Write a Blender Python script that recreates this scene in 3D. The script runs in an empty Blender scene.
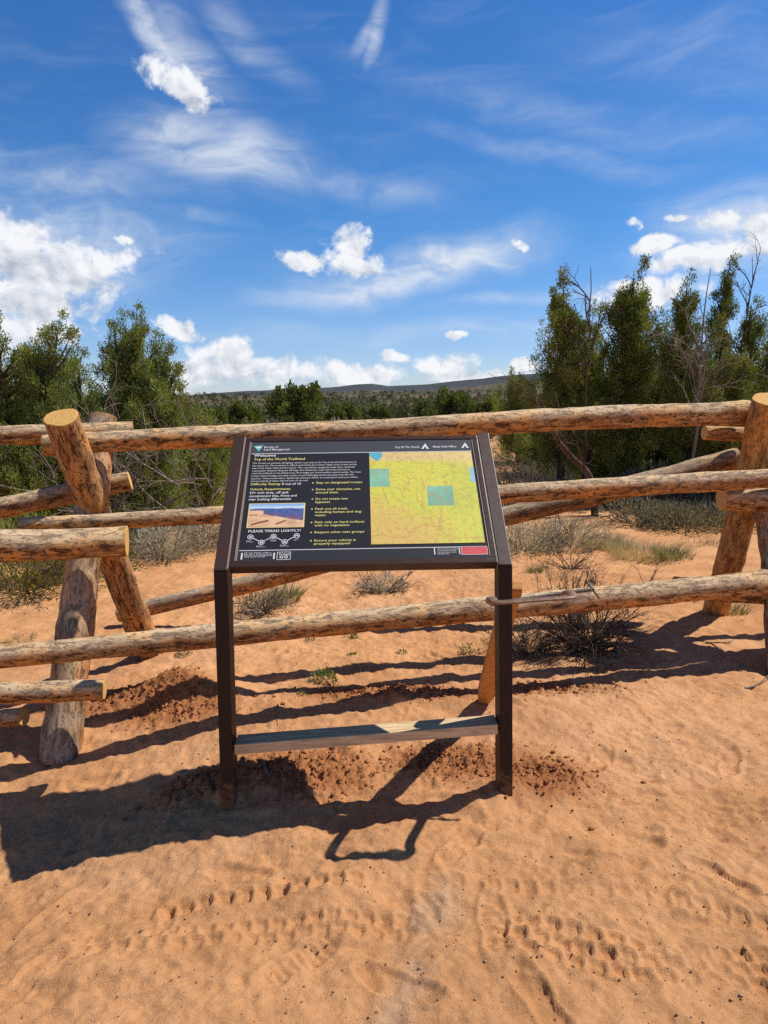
import bpy, math, random
import numpy as np
from mathutils import Vector, Matrix

rng = np.random.default_rng(7)
random.seed(7)
R = math.radians
scene = bpy.context.scene
COL = scene.collection

# ------------------------------------------------------------------ camera
F_PX, W_PX, H_PX = 710.0, 768, 1024
PITCH, ROLL, EYE = R(9.0), R(0.67), 1.6
_F = np.array([0, math.cos(PITCH), -math.sin(PITCH)])
_U = np.array([0, math.sin(PITCH), math.cos(PITCH)])
_R = np.array([1.0, 0, 0])
CR = _R * math.cos(ROLL) - _U * math.sin(ROLL)
CU = _R * math.sin(ROLL) + _U * math.cos(ROLL)
CAM = np.array([0, 0, EYE])

def ray(px, py):
    d = _F * F_PX + CR * (px - W_PX / 2) - CU * (py - H_PX / 2)
    return d / np.linalg.norm(d)

def at(px, py, Y):
    """survey helper: the point seen at (px, py) at ground distance Y"""
    d = ray(px, py)
    return CAM + d * (Y / d[1])

cam_d = bpy.data.cameras.new('camera'); cam = bpy.data.objects.new('camera', cam_d)
COL.objects.link(cam)
cam_d.sensor_fit = 'VERTICAL'; cam_d.sensor_height = 24.0; cam_d.lens = 24.0 * F_PX / H_PX
cam_d.clip_start = 0.05; cam_d.clip_end = 20000
m = Matrix.Identity(4)
for i in range(3):
    m[i][0] = CR[i]; m[i][1] = CU[i]; m[i][2] = -_F[i]; m[i][3] = CAM[i]
cam.matrix_world = m
scene.camera = cam

# ------------------------------------------------------------------ numpy noise
_T = np.random.default_rng(3).random((256, 256))
def vnoise(x, y, s=0):
    x = np.asarray(x, float) + 17.3 * s; y = np.asarray(y, float) + 41.7 * s
    xi = np.floor(x).astype(int); yi = np.floor(y).astype(int)
    fx = x - xi; fy = y - yi
    fx = fx * fx * fx * (fx * (fx * 6 - 15) + 10); fy = fy * fy * fy * (fy * (fy * 6 - 15) + 10)
    a = _T[xi & 255, yi & 255]; b = _T[(xi + 1) & 255, yi & 255]
    c = _T[xi & 255, (yi + 1) & 255]; d = _T[(xi + 1) & 255, (yi + 1) & 255]
    return (a * (1 - fx) + b * fx) * (1 - fy) + (c * (1 - fx) + d * fx) * fy - 0.5
def fbm(x, y, s=0, o=4):
    v = 0; a = 1.0; k = 1.0
    for i in range(o):
        v = v + a * vnoise(x * k, y * k, s + i * 5); a *= 0.5; k *= 2.03
    return v
def sstep(a, b, x):
    t = np.clip((x - a) / (b - a), 0, 1); return t * t * (3 - 2 * t)

# ------------------------------------------------------------------ object helpers
def tag(o, label=None, cat=None, group=None, kind=None):
    if label: o['label'] = label
    if cat: o['category'] = cat
    if group: o['group'] = group
    if kind: o['kind'] = kind
    return o

def empty(name, loc, label, cat, group=None):
    o = bpy.data.objects.new(name, None); COL.objects.link(o)
    o.location = Vector([float(c) for c in loc]); o.empty_display_size = 0.1
    tag(o, label, cat, group)
    return o

def mesh(name, V, Fc, mat, parent=None, smooth=True, attrs=None, world=True):
    """V in world coordinates; Fc list of index tuples or an (n,k) array"""
    me = bpy.data.meshes.new(name)
    V = np.asarray(V, float)
    org = np.zeros(3)
    if parent is not None and world:
        p = parent
        while p is not None:
            org = org + np.array(p.location); p = p.parent
    V = V - org
    if isinstance(Fc, np.ndarray):
        n, k = Fc.shape
        me.vertices.add(len(V)); me.vertices.foreach_set('co', V.astype(np.float32).ravel())
        me.loops.add(n * k); me.loops.foreach_set('vertex_index', Fc.astype(np.int32).ravel())
        me.polygons.add(n); me.polygons.foreach_set('loop_start', np.arange(0, n * k, k, dtype=np.int32))
        me.update(calc_edges=True)
    else:
        me.from_pydata([tuple(v) for v in V], [], [tuple(int(i) for i in f) for f in Fc]); me.update()
    if attrs:
        for an, (typ, data) in attrs.items():
            a = me.attributes.new(an, typ, 'POINT')
            data = np.asarray(data, np.float32)
            if typ == 'FLOAT': a.data.foreach_set('value', data.ravel())
            elif typ == 'FLOAT_VECTOR': a.data.foreach_set('vector', data.ravel())
            elif typ == 'FLOAT_COLOR':
                if data.shape[1] == 3: data = np.hstack([data, np.ones((len(data), 1), np.float32)])
                a.data.foreach_set('color', data.ravel())
    if smooth: me.polygons.foreach_set('use_smooth', np.ones(len(me.polygons), bool))
    me.materials.append(mat)
    o = bpy.data.objects.new(name, me); COL.objects.link(o)
    if parent is not None: o.parent = parent
    return o

class Geo:
    def __init__(s): s.v = []; s.f = []; s.n = 0; s.a = {}
    def add(s, V, Fc, **at_):
        V = np.asarray(V, float)
        s.v.append(V); s.f += [tuple(i + s.n for i in f) for f in Fc]; s.n += len(V)
        for k, d in at_.items(): s.a.setdefault(k, []).append(np.asarray(d, float))
    def build(s, name, mat, parent=None, smooth=True, types=None):
        attrs = {k: ((types or {}).get(k, 'FLOAT'), np.concatenate(d)) for k, d in s.a.items()} or None
        return mesh(name, np.concatenate(s.v), s.f, mat, parent, smooth, attrs)

def tube(P, rad, sides=8, cap=True, jitter=0.0, seed=0, square=False):
    """returns verts, faces, rings: swept tube through P"""
    P = np.asarray(P, float); n = len(P)
    rad = np.broadcast_to(np.asarray(rad, float), (n,))
    T = np.gradient(P, axis=0); T /= np.linalg.norm(T, axis=1)[:, None] + 1e-12
    ref = np.array([0, 0, 1.0]) if abs(T[0][2]) < 0.9 else np.array([0, 1.0, 0])
    V = []; r_ = np.random.default_rng(seed)
    for i in range(n):
        a = np.cross(ref, T[i]); a /= np.linalg.norm(a) + 1e-12; b = np.cross(T[i], a); ref = b
        th = np.arange(sides) * 2 * math.pi / sides
        rr = rad[i] * (1 + jitter * (r_.random(sides) - 0.5))
        V.append(P[i] + (a[None] * np.cos(th)[:, None] + b[None] * np.sin(th)[:, None]) * rr[:, None])
    V = np.concatenate(V); Fc = []
    for i in range(n - 1):
        for j in range(sides):
            k = (j + 1) % sides
            Fc.append((i * sides + j, i * sides + k, (i + 1) * sides + k, (i + 1) * sides + j))
    if cap:
        Fc.append(tuple(range(sides))[::-1]); Fc.append(tuple((n - 1) * sides + j for j in range(sides)))
    return V, Fc

# ------------------------------------------------------------------ material helpers
class NT:
    def __init__(s, name):
        s.m = bpy.data.materials.new(name); s.m.use_nodes = True; s.t = s.m.node_tree
        s.t.nodes.clear(); s.out = s.n('ShaderNodeOutputMaterial')
    def n(s, typ, **kw):
        x = s.t.nodes.new(typ)
        for k, v in kw.items(): setattr(x, k, v)
        return x
    def l(s, a, b): s.t.links.new(a, b)
    def inp(s, sock, v):
        if v is None: return
        if hasattr(v, 'links'): s.l(v, sock)
        elif isinstance(v, (tuple, list)) and len(v) == 3 and sock.type == 'RGBA': sock.default_value = (*v, 1)
        else: sock.default_value = v
    def noise(s, vec=None, scale=5, detail=4, rough=0.55, dist=0.0, out='Fac'):
        x = s.n('ShaderNodeTexNoise'); x.inputs['Scale'].default_value = scale
        x.inputs['Detail'].default_value = detail; x.inputs['Roughness'].default_value = rough
        x.inputs['Distortion'].default_value = dist
        if vec is not None: s.l(vec, x.inputs['Vector'])
        return x.outputs[out]
    def math(s, op, a, b=0.0, clamp=False, c=None):
        x = s.n('ShaderNodeMath', operation=op); x.use_clamp = clamp
        s.inp(x.inputs[0], a); s.inp(x.inputs[1], b)
        if c is not None: s.inp(x.inputs[2], c)
        return x.outputs[0]
    def mix(s, fac, a, b, mode='MIX'):
        x = s.n('ShaderNodeMix', data_type='RGBA', blend_type=mode)
        s.inp(x.inputs[0], fac); s.inp(x.inputs[6], a); s.inp(x.inputs[7], b)
        return x.outputs[2]
    def ramp(s, fac, lo, hi, a=0.0, b=1.0):
        x = s.n('ShaderNodeMapRange', interpolation_type='SMOOTHSTEP')
        s.inp(x.inputs[0], fac); x.inputs[1].default_value = lo; x.inputs[2].default_value = hi
        x.inputs[3].default_value = a; x.inputs[4].default_value = b
        return x.outputs[0]
    def attr(s, name, out='Color'):
        x = s.n('ShaderNodeAttribute'); x.attribute_name = name; return x.outputs[out]
    def scalev(s, vec, sc):
        x = s.n('ShaderNodeMapping'); x.inputs['Scale'].default_value = sc; s.l(vec, x.inputs[0]); return x.outputs[0]
    def obj(s): return s.n('ShaderNodeTexCoord').outputs['Object']
    def pos(s): return s.n('ShaderNodeNewGeometry').outputs['Position']
    def bump(s, h, strength=0.3, dist=0.01, normal=None):
        x = s.n('ShaderNodeBump'); x.inputs['Strength'].default_value = strength; x.inputs['Distance'].default_value = dist
        s.l(h, x.inputs['Height'])
        if normal is not None: s.l(normal, x.inputs['Normal'])
        return x.outputs[0]
    def pbr(s, color, rough=0.8, normal=None, metallic=0.0, spec=0.3, coat=0.0):
        x = s.n('ShaderNodeBsdfPrincipled'); s.inp(x.inputs['Base Color'], color); s.inp(x.inputs['Roughness'], rough)
        x.inputs['Metallic'].default_value = metallic; x.inputs['Specular IOR Level'].default_value = spec
        x.inputs['Coat Weight'].default_value = coat
        if normal is not None: s.l(normal, x.inputs['Normal'])
        return x.outputs[0]
    def done(s, sh): s.l(sh, s.out.inputs['Surface']); return s.m

# sand
def mat_sand():
    t = NT('red_sand'); p = t.pos(); c = t.attr('tint')
    n1 = t.noise(p, 2.2, 5, 0.6); n2 = t.noise(p, 38, 5, 0.7); n3 = t.noise(p, 330, 3, 0.7)
    col = t.mix(t.ramp(n1, 0.3, 0.7), t.mix(1.0, c, (0.88, 0.86, 0.84), 'MULTIPLY'), t.mix(1.0, c, (1.08, 1.10, 1.13), 'MULTIPLY'))
    col = t.mix(t.ramp(n2, 0.35, 0.72, 0.0, 0.45), col, t.mix(1.0, col, (0.72, 0.66, 0.62), 'MULTIPLY'))
    col = t.mix(t.ramp(n3, 0.52, 0.75, 0.0, 0.75), col, t.mix(1.0, col, (0.60, 0.50, 0.46), 'MULTIPLY'))
    v = t.n('ShaderNodeTexVoronoi'); v.inputs['Scale'].default_value = 95; t.l(p, v.inputs['Vector'])
    spk = t.math('MULTIPLY', t.ramp(v.outputs['Distance'], 0.10, 0.22, 1, 0), t.ramp(t.noise(p, 17, 2), 0.5, 0.6))
    col = t.mix(t.math('MULTIPLY', spk, 0.7), col, t.mix(1.0, col, (0.5, 0.42, 0.4), 'MULTIPLY'))
    h = t.math('ADD', t.math('MULTIPLY', t.noise(p, 45, 8, 0.8), 1.3), t.math('MULTIPLY', n3, 0.45))
    b = t.bump(h, 0.9, 0.009)
    return t.done(t.pbr(col, 0.95, b, spec=0.12))

# bark on logs: luv = (along, around x, around y)
def mat_bark():
    t = NT('log_bark'); l = t.attr('luv', 'Vector'); tone = t.attr('tone', 'Fac'); fresh = t.attr('fresh', 'Fac')
    streak = t.noise(t.scalev(l, (13, 42, 42)), 1.0, 6, 0.7, 0.5)
    streak2 = t.noise(t.scalev(l, (3.5, 28, 28)), 1.0, 4, 0.6, 0.3)
    big = t.noise(t.scalev(l, (3.0, 8, 8)), 1.0, 3, 0.5, 0.6)
    fleck = t.noise(t.scalev(l, (42, 75, 75)), 1.0, 3, 0.6)
    tan = (0.72, 0.51, 0.29); grey = (0.33, 0.24, 0.16); dark = (0.095, 0.048, 0.028); orange = (0.62, 0.30, 0.10)
    mid = t.noise(t.scalev(l, (10, 22, 22)), 1.0, 5, 0.65, 0.5)
    base = t.mix(tone, tan, grey)
    base = t.mix(t.ramp(streak2, 0.38, 0.62, 0, 0.85), base, t.mix(tone, (0.40, 0.205, 0.095), (0.21, 0.13, 0.085)))
    base = t.mix(t.ramp(big, 0.545, 0.575), base, t.mix(tone, (0.74, 0.42, 0.16), (0.50, 0.29, 0.15)))
    base = t.mix(t.ramp(mid, 0.57, 0.64, 0, 0.45), base, (0.22, 0.12, 0.07))
    base = t.mix(t.ramp(streak, 0.52, 0.62, 0, 0.9), base, dark)
    crack = t.noise(t.scalev(l, (1.3, 55, 55)), 1.0, 2, 0.5, 0.15)
    base = t.mix(t.ramp(crack, 0.66, 0.70, 0, 0.85), base, (0.06, 0.032, 0.02))
    base = t.mix(t.ramp(fleck, 0.58, 0.64, 0, 0.85), base, (0.075, 0.04, 0.026))
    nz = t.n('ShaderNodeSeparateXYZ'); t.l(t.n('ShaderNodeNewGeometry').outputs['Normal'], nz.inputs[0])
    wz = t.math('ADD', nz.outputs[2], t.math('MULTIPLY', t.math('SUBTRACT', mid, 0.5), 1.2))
    under = t.mix(1.0, base, (0.96, 0.74, 0.50), 'MULTIPLY'); overc = t.mix(0.28, base, (0.86, 0.70, 0.48))  # sunlit tops and bounce-lit undersides put into the bark colour, along with bleaching
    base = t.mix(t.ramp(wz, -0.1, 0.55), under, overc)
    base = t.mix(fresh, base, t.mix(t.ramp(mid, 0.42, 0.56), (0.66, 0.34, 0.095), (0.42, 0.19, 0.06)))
    h = t.math('SUBTRACT', t.math('MULTIPLY', streak2, 0.6), t.math('MULTIPLY', t.ramp(streak, 0.48, 0.66), 0.8))
    h = t.math('SUBTRACT', h, t.math('MULTIPLY', t.ramp(fleck, 0.58, 0.7), 0.6))
    b = t.bump(h, 0.8, 0.009)
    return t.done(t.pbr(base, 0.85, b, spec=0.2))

def mat_cut():
    t = NT('fresh_cut_wood'); p = t.attr('ruv', 'Vector')
    r = t.n('ShaderNodeVectorMath', operation='LENGTH'); t.l(p, r.inputs[0])
    w = t.math('ADD', t.math('MULTIPLY', r.outputs['Value'], 380), t.math('MULTIPLY', t.noise(p, 22, 4), 7))
    s_ = t.math('SINE', w)
    col = t.mix(t.ramp(s_, -0.4, 1), (0.72, 0.44, 0.15), (0.60, 0.33, 0.09))
    col = t.mix(t.ramp(t.noise(p, 70, 4), 0.5, 0.72, 0, 0.6), col, (0.42, 0.22, 0.08))
    return t.done(t.pbr(col, 0.8, t.bump(t.noise(p, 160, 3), 0.5, 0.003), spec=0.2))

def mat_board():
    t = NT('weathered_board'); p = t.obj()
    g = t.noise(t.scalev(p, (5, 90, 90)), 1, 5, 0.6, 0.6); s_ = t.noise(p, 6, 3)
    col = t.mix(t.ramp(g, 0.35, 0.7), (0.74, 0.56, 0.33), (0.44, 0.31, 0.17))
    col = t.mix(t.ramp(s_, 0.55, 0.7, 0, 0.4), col, (0.42, 0.27, 0.16))
    return t.done(t.pbr(col, 0.9, t.bump(g, 0.5, 0.003), spec=0.08))

def mat_stake():
    t = NT('orange_stake_wood'); p = t.obj()
    g = t.noise(t.scalev(p, (60, 60, 6)), 1, 5, 0.6, 0.5)
    col = t.mix(t.ramp(g, 0.3, 0.75), (0.62, 0.30, 0.085), (0.42, 0.17, 0.045))
    return t.done(t.pbr(col, 0.65, t.bump(g, 0.3, 0.002)))

def mat_plain(name, c, rough=0.5, metallic=0.0, spec=0.4, nz=0.12, scale=25, bump=0.05, coat=0.0):
    t = NT(name); p = t.obj(); n = t.noise(p, scale, 4, 0.6)
    col = t.mix(t.ramp(n, 0.3, 0.75, 0, 1), c, tuple(x * (1 - nz * 2) for x in c))
    return t.done(t.pbr(col, t.ramp(n, 0.2, 0.8, rough * 0.85, min(1, rough * 1.15)), t.bump(t.noise(p, scale * 12, 3), bump, 0.002), metallic, spec, coat))

def mat_vcol(name, rough=0.5, mul=1.0, spec=0.4, coat=0.0):
    t = NT(name); c = t.attr('tint')
    return t.done(t.pbr(c, rough, None, 0, spec, coat))

def mat_leaf(name, trans=0.35, rough=0.75):
    t = NT(name); c = t.attr('tint')
    d = t.n('ShaderNodeBsdfPrincipled'); t.l(c, d.inputs['Base Color']); d.inputs['Roughness'].default_value = rough
    d.inputs['Specular IOR Level'].default_value = 0.2
    tr = t.n('ShaderNodeBsdfTranslucent'); t.l(t.mix(1.0, c, (1.35, 1.3, 0.6), 'MULTIPLY'), tr.inputs['Color'])
    mx = t.n('ShaderNodeMixShader'); mx.inputs[0].default_value = trans
    t.l(d.outputs[0], mx.inputs[1]); t.l(tr.outputs[0], mx.inputs[2])
    return t.done(mx.outputs[0])

def mat_trunk(name, a, b):
    t = NT(name); p = t.obj()
    g = t.noise(t.scalev(p, (30, 30, 4)), 1, 5, 0.65, 0.5)
    return t.done(t.pbr(t.mix(t.ramp(g, 0.35, 0.65), a, b), 0.9, t.bump(g, 0.7, 0.01), spec=0.1))

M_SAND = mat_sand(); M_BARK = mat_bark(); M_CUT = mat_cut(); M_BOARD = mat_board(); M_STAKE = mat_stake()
M_BROWN = mat_plain('brown_powder_coated_steel', (0.060, 0.031, 0.026), 0.42, 0, 0.55, 0.08, 40, 0.06)
def mat_post():
    t = NT('shaded_brown_post_paint'); p = t.pos(); n = t.noise(p, 30, 5, 0.65); z = t.n('ShaderNodeSeparateXYZ'); t.l(p, z.inputs[0])
    col = t.mix(t.ramp(n, 0.3, 0.75), (0.024, 0.0115, 0.0095), (0.016, 0.008, 0.0065))  # same brown paint as the side rails, darkened to hold the posts' shade
    d = t.math('ADD', z.outputs[2], t.math('MULTIPLY', t.math('SUBTRACT', n, 0.5), 0.35))
    col = t.mix(t.ramp(d, 0.0, 0.13, 0.55, 0.0), col, (0.30, 0.14, 0.065))
    col = t.mix(t.ramp(t.noise(p, 90, 4, 0.7), 0.56, 0.75, 0, 0.18), col, (0.35, 0.2, 0.12))
    return t.done(t.pbr(col, 0.55, t.bump(n, 0.05, 0.002), spec=0.3))
M_POST = mat_post()
M_FRAME = mat_plain('brown_frame_metal', (0.055, 0.029, 0.024), 0.32, 0, 0.6, 0.06, 40, 0.05)
M_ALU = mat_plain('frame_edge_strip', (0.45, 0.38, 0.35), 0.35, 0.3, 0.5)
M_PANEL = mat_plain('sign_panel_charcoal', (0.030, 0.031, 0.038), 0.3, 0, 0.5, 0.1, 6, 0.0)
M_STEEL = mat_plain('rusty_clamp_steel', (0.30, 0.17, 0.105), 0.5, 0.3, 0.5, 0.25, 60, 0.3)
M_GSTEEL = mat_plain('clamp_screw_steel', (0.16, 0.12, 0.10), 0.5, 0.4, 0.5, 0.2, 90, 0.2)
M_WHITE = mat_plain('print_white', (0.78, 0.78, 0.78), 0.5, nz=0.02, bump=0)
M_YELLOW = mat_plain('print_yellow', (0.78, 0.70, 0.24), 0.5, nz=0.02, bump=0)
M_TEAL = mat_plain('print_teal', (0.10, 0.52, 0.50), 0.5, nz=0.02, bump=0)
M_RED = mat_plain('print_red', (0.72, 0.055, 0.065), 0.5, nz=0.02, bump=0)
M_GREYP = mat_plain('print_grey', (0.30, 0.31, 0.33), 0.5, nz=0.05, bump=0)
M_CREAM = mat_plain('print_cream', (0.82, 0.66, 0.30), 0.5, nz=0.02, bump=0)
M_PRINT = mat_vcol('printed_picture', 0.45)
M_LEAF = mat_leaf('juniper_foliage', 0.22)
M_GRASS = mat_leaf('dry_plant', 0.25)
M_TRUNK = mat_trunk('juniper_bark', (0.15, 0.095, 0.065), (0.055, 0.034, 0.024))
M_DEAD = mat_trunk('bleached_dead_wood', (0.30, 0.245, 0.20), (0.15, 0.115, 0.095))
M_TWIG = mat_trunk('dark_dead_twigs', (0.19, 0.145, 0.11), (0.08, 0.058, 0.045))

# ------------------------------------------------------------------ terrain
def macro(x, y):
    x = np.asarray(x, float); y = np.asarray(y, float)
    z = -0.25 * np.exp(-(((x + 1.9) / 0.95) ** 2 + ((y - 2.4) / 0.75) ** 2))
    z = z + 0.14 * np.exp(-(((x + 1.10) / 0.25) ** 2 + ((y - 3.66) / 0.15) ** 2))
    z = z + 0.05 * np.exp(-(((x + 0.70) / 0.28) ** 2 + ((y - 2.83) / 0.13) ** 2))
    z = z + 0.035 * np.exp(-(((x - 0.50) / 0.22) ** 2 + ((y - 2.70) / 0.16) ** 2))
    z = z + 0.055 * np.exp(-(((x - 0.15) / 0.45) ** 2 + ((y - 3.55) / 0.10) ** 2))
    z = z + 0.04 * np.exp(-(((x + 0.02) / 0.22) ** 2 + ((y - 2.33) / 0.16) ** 2))
    z = z - 0.03 * np.exp(-(((x + 0.1) / 0.4) ** 2 + ((y - 3.0) / 0.25) ** 2))
    z = z + 0.05 * fbm(x * 0.7, y * 0.7, 2, 2) * sstep(30, 3, np.hypot(x, y))
    r = np.hypot(x, y)
    z = z + 0.35 * fbm(x * 0.08, y * 0.08, 4, 3) * sstep(9, 30, r)
    z = z - 2.6 * sstep(20, 95, y)
    z = z + 8.4 * sstep(80, 560, r) + 0.9 * fbm(x * 0.012, y * 0.012, 9, 3) * sstep(60, 200, r)
    return z

def gp(px, py):
    """where the line of sight through (px, py) meets the ground"""
    d = ray(px, py); z = 0.0
    for _ in range(25):
        tt = (z - EYE) / d[2]; P = CAM + d * tt
        z = 0.5 * z + 0.5 * float(macro(P[0], P[1]))
    return np.array([P[0], P[1], float(macro(P[0], P[1]))])
def ground(x, y): return float(macro(x, y))

def lin(a, b, n): return [a + (b - a) * i / (n - 1) for i in range(n)]

# print marks, surveyed from the photograph, as ground points
def poly(pts): return np.array([gp(*p)[:2] for p in pts])
TRACKS = [  # polyline, half width, pitch, rows
    (poly([(118, 922), (190, 905), (300, 886), (380, 884)]), 0.040, 0.062, 1, 0.011),
    (poly([(430, 884), (560, 890), (680, 902), (800, 930)]), 0.038, 0.060, 1, 0.012),
    (poly([(480, 930), (560, 944), (640, 958), (720, 965), (800, 966)]), 0.085, 0.062, 3, 0.011),
    (poly([(60, 955), (170, 940), (330, 925), (440, 925)]), 0.055, 0.055, 2, 0.010),
]
PRINTS = [  # px, py, angle, length, tread
    (495, 930, 1.5, 0.28, 1), (420, 800, 0.2, 0.25, 0), (640, 800, 0.4, 0.24, 0),
    (720, 880, 2.2, 0.25, 0), (610, 870, 0.2, 0.26, 0), (300, 960, 0.7, 0.27, 1), (400, 985, 2.6, 0.26, 0), (140, 985, 0.3, 0.27, 0),
    (70, 905, 0.9, 0.25, 0), (540, 1000, 1.9, 0.25, 0), (730, 760, 1.1, 0.25, 0), (660, 730, 0.3, 0.25, 0),
    (90, 780, 0.2, 0.24, 0), (320, 760, 0.3, 0.25, 0), (600, 760, 1.0, 0.25, 0), (200, 640, 0.5, 0.27, 0), (420, 650, 0.5, 0.27, 0),
    (240, 870, 2.9, 0.25, 0), (460, 850, 0.9, 0.24, 0), (740, 820, 0.1, 0.25, 0), (30, 985, 1.3, 0.25, 0)]
CLODZONES = [(gp(200, 783), 0.20, 0.10), (gp(540, 775), 0.22, 0.17), (gp(395, 690), 0.50, 0.11), (gp(180, 705), 0.30, 0.16), (gp(300, 770), 0.35, 0.2),
             (gp(120, 700), 0.35, 0.12), (gp(560, 690), 0.3, 0.1), (gp(450, 760), 0.3, 0.15)]

_g = np.random.default_rng(404)
SCUFFS = []
for _ in range(190):
    yy = 1.35 + 4.2 * _g.random() ** 1.2
    SCUFFS.append(((_g.random() - 0.5) * (1.25 * yy + 0.5), yy, _g.random() * 6.28, 0.03 + 0.08 * _g.random(), 0.02 + 0.03 * _g.random(), 0.003 + 0.007 * _g.random()))
def clodmask(x, y):
    m_ = 0 * x
    for (c, a, b) in CLODZONES:
        m_ = np.maximum(m_, np.exp(-(((x - c[0]) / a) ** 2 + ((y - c[1]) / b) ** 2) ** 1.5))
    return m_

def detail(x, y):
    shp = np.shape(x); x = np.asarray(x, float).ravel(); y = np.asarray(y, float).ravel()
    out = np.zeros(x.shape); k = (y > 0.9) & (y < 16) & (np.abs(x) < 9)
    if k.any(): out[k] = detail_(x[k], y[k])
    return out.reshape(shp)
def detail_(x, y):
    near = sstep(16, 5, y) * sstep(9, 4, abs(x))
    z = 0.030 * fbm(x * 1.8, y * 2.4, 11, 3) + 0.027 * fbm(x * 5.5, y * 6.5, 13, 4)
    z = z + 0.011 * fbm(x * 21, y * 21, 15, 4)
    rid = 1 - np.abs(2 * fbm(x * 3.2, y * 4.5, 21, 3)); z = z + 0.012 * np.clip(rid - 0.75, 0, 1) * 4 * 0.5
    cm = clodmask(x, y)
    lum = np.abs(fbm(x * 22, y * 22, 31, 4)) + 0.6 * np.abs(fbm(x * 48, y * 48, 37, 3))
    z = z + cm * (0.045 * lum - 0.008)
    z = z + 0.008 * sstep(0.25, 0.6, fbm(x * 2, y * 2, 43, 2) + 0.2) * lum
    soft = 1.0
    X0, Y0, Z0 = x, y, z
    for (P, hw, pitch, rows, dep) in TRACKS:
        bb = (X0 > P[:, 0].min() - .2) & (X0 < P[:, 0].max() + .2) & (Y0 > P[:, 1].min() - .2) & (Y0 < P[:, 1].max() + .2)
        if not bb.any(): continue
        x = X0[bb]; y = Y0[bb]; z = Z0[bb]
        best = np.full(x.shape, 9.0); S = np.zeros(x.shape); D = np.zeros(x.shape); acc = 0.0
        for i in range(len(P) - 1):
            a, b = P[i], P[i + 1]; L = np.linalg.norm(b - a); u = (b - a) / L
            s_ = np.clip((x - a[0]) * u[0] + (y - a[1]) * u[1], 0, L); dx = x - a[0] - u[0] * s_; dy = y - a[1] - u[1] * s_
            d_ = np.hypot(dx, dy); sg = np.where(-u[1] * dx + u[0] * dy > 0, 1.0, -1.0)
            k = d_ < best; best = np.where(k, d_, best); S = np.where(k, s_ + acc, S); D = np.where(k, d_ * sg, D); acc += L
        ends = sstep(0, 0.12, S) * sstep(acc, acc - 0.12, S)
        S = S + 0.012 * vnoise(x * 9, y * 9, 51)
        inside = sstep(hw * 1.12, hw * 0.9, np.abs(D)) * ends
        rw = (D + hw) / (2 * hw) * rows
        ph = S / pitch + 0.5 * np.floor(rw) + 0.25 * np.abs((rw % 1) - 0.5)
        fx = np.abs((ph % 1) - 0.5) * 2; fy = np.abs((rw % 1) - 0.5) * 2
        cell = sstep(0.84, 0.52, fx) * sstep(0.97, 0.66, fy)
        wear = np.clip(0.75 + 1.1 * vnoise(x * 4, y * 4, 55), 0.15, 1)
        z = z + inside * wear * (-dep * cell + 0.55 * dep * (1 - cell)) * 1.15
        Z0[bb] = z + 0.3 * dep * np.exp(-((np.abs(D) - hw * 1.25) / (hw * 0.2)) ** 2) * ends
    for (px, py, an, Ln, tr) in PRINTS:
        c = gp(px, py); ca, sa = math.cos(an), math.sin(an)
        bb = (np.abs(X0 - c[0]) < .3) & (np.abs(Y0 - c[1]) < .3)
        if not bb.any(): continue
        x = X0[bb]; y = Y0[bb]; z = Z0[bb]
        u = (x - c[0]) * ca + (y - c[1]) * sa; v = -(x - c[0]) * sa + (y - c[1]) * ca
        wv = 0.045 * (1 - 0.25 * np.exp(-((u + 0.03) / 0.04) ** 2))
        q = np.sqrt((np.abs(u) / (Ln / 2)) ** 2.4 + (np.abs(v) / wv) ** 2.4)
        q = q + 0.12 * vnoise(x * 30, y * 30, 61)
        ins = sstep(1.1, 0.75, q)
        z = z - 0.011 * ins + 0.007 * np.exp(-((q - 1.22) / 0.2) ** 2)
        if tr: z = z + 0.006 * ins * (np.abs(((u / 0.028) % 1) - 0.5) < 0.22)
        Z0[bb] = z
    for (cx, cy_, an, la, wb, dp) in SCUFFS:
        bb = (np.abs(X0 - cx) < la * 2) & (np.abs(Y0 - cy_) < la * 2)
        if not bb.any(): continue
        x = X0[bb]; y = Y0[bb]; ca, sa = math.cos(an), math.sin(an)
        u = ((x - cx) * ca + (y - cy_) * sa) / la; v = (-(x - cx) * sa + (y - cy_) * ca) / wb
        q = np.hypot(u, v) + 0.35 * vnoise(x * 22, y * 22, 63)
        Z0[bb] += -dp * sstep(1.1, 0.5, q) * (1 + 0.8 * u) + 0.55 * dp * np.exp(-((q - 1.25) / 0.22) ** 2) * (0.6 - 0.4 * u)
    return Z0 * near

def axis_pts(step0, growth, near, far):
    out = [0.0]; s_ = step0
    while out[-1] < far:
        if out[-1] > near: s_ = s_ * growth
        out.append(out[-1] + s_)
    return np.array(out)
ys_f = [1.15]
while ys_f[-1] < 4500: ys_f.append(ys_f[-1] + max(0.0062, ys_f[-1] * 0.0032) if ys_f[-1] < 7 else ys_f[-1] * 1.010 + 0.0)
ys = np.array([-3000, -800, -200, -60, -20, -8, -3, -1, 0, 0.5, 0.8, 1.0] + ys_f)
xp = axis_pts(0.0068, 1.018, 1.35, 4500)
xs = np.concatenate([-xp[::-1][:-1], xp])
GX, GY = np.meshgrid(xs, ys)
GZ = macro(GX, GY) + detail(GX, GY)
V = np.stack([GX, GY, GZ], -1).reshape(-1, 3)
nx, ny = len(xs), len(ys)
I = np.arange(nx * ny).reshape(ny, nx)
Q = np.stack([I[:-1, :-1], I[:-1, 1:], I[1:, 1:], I[1:, :-1]], -1).reshape(-1, 4)
x, y = GX.ravel(), GY.ravel()
base = np.array([0.72, 0.375, 0.172])
dist_col = np.array([0.40, 0.205, 0.115])
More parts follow.
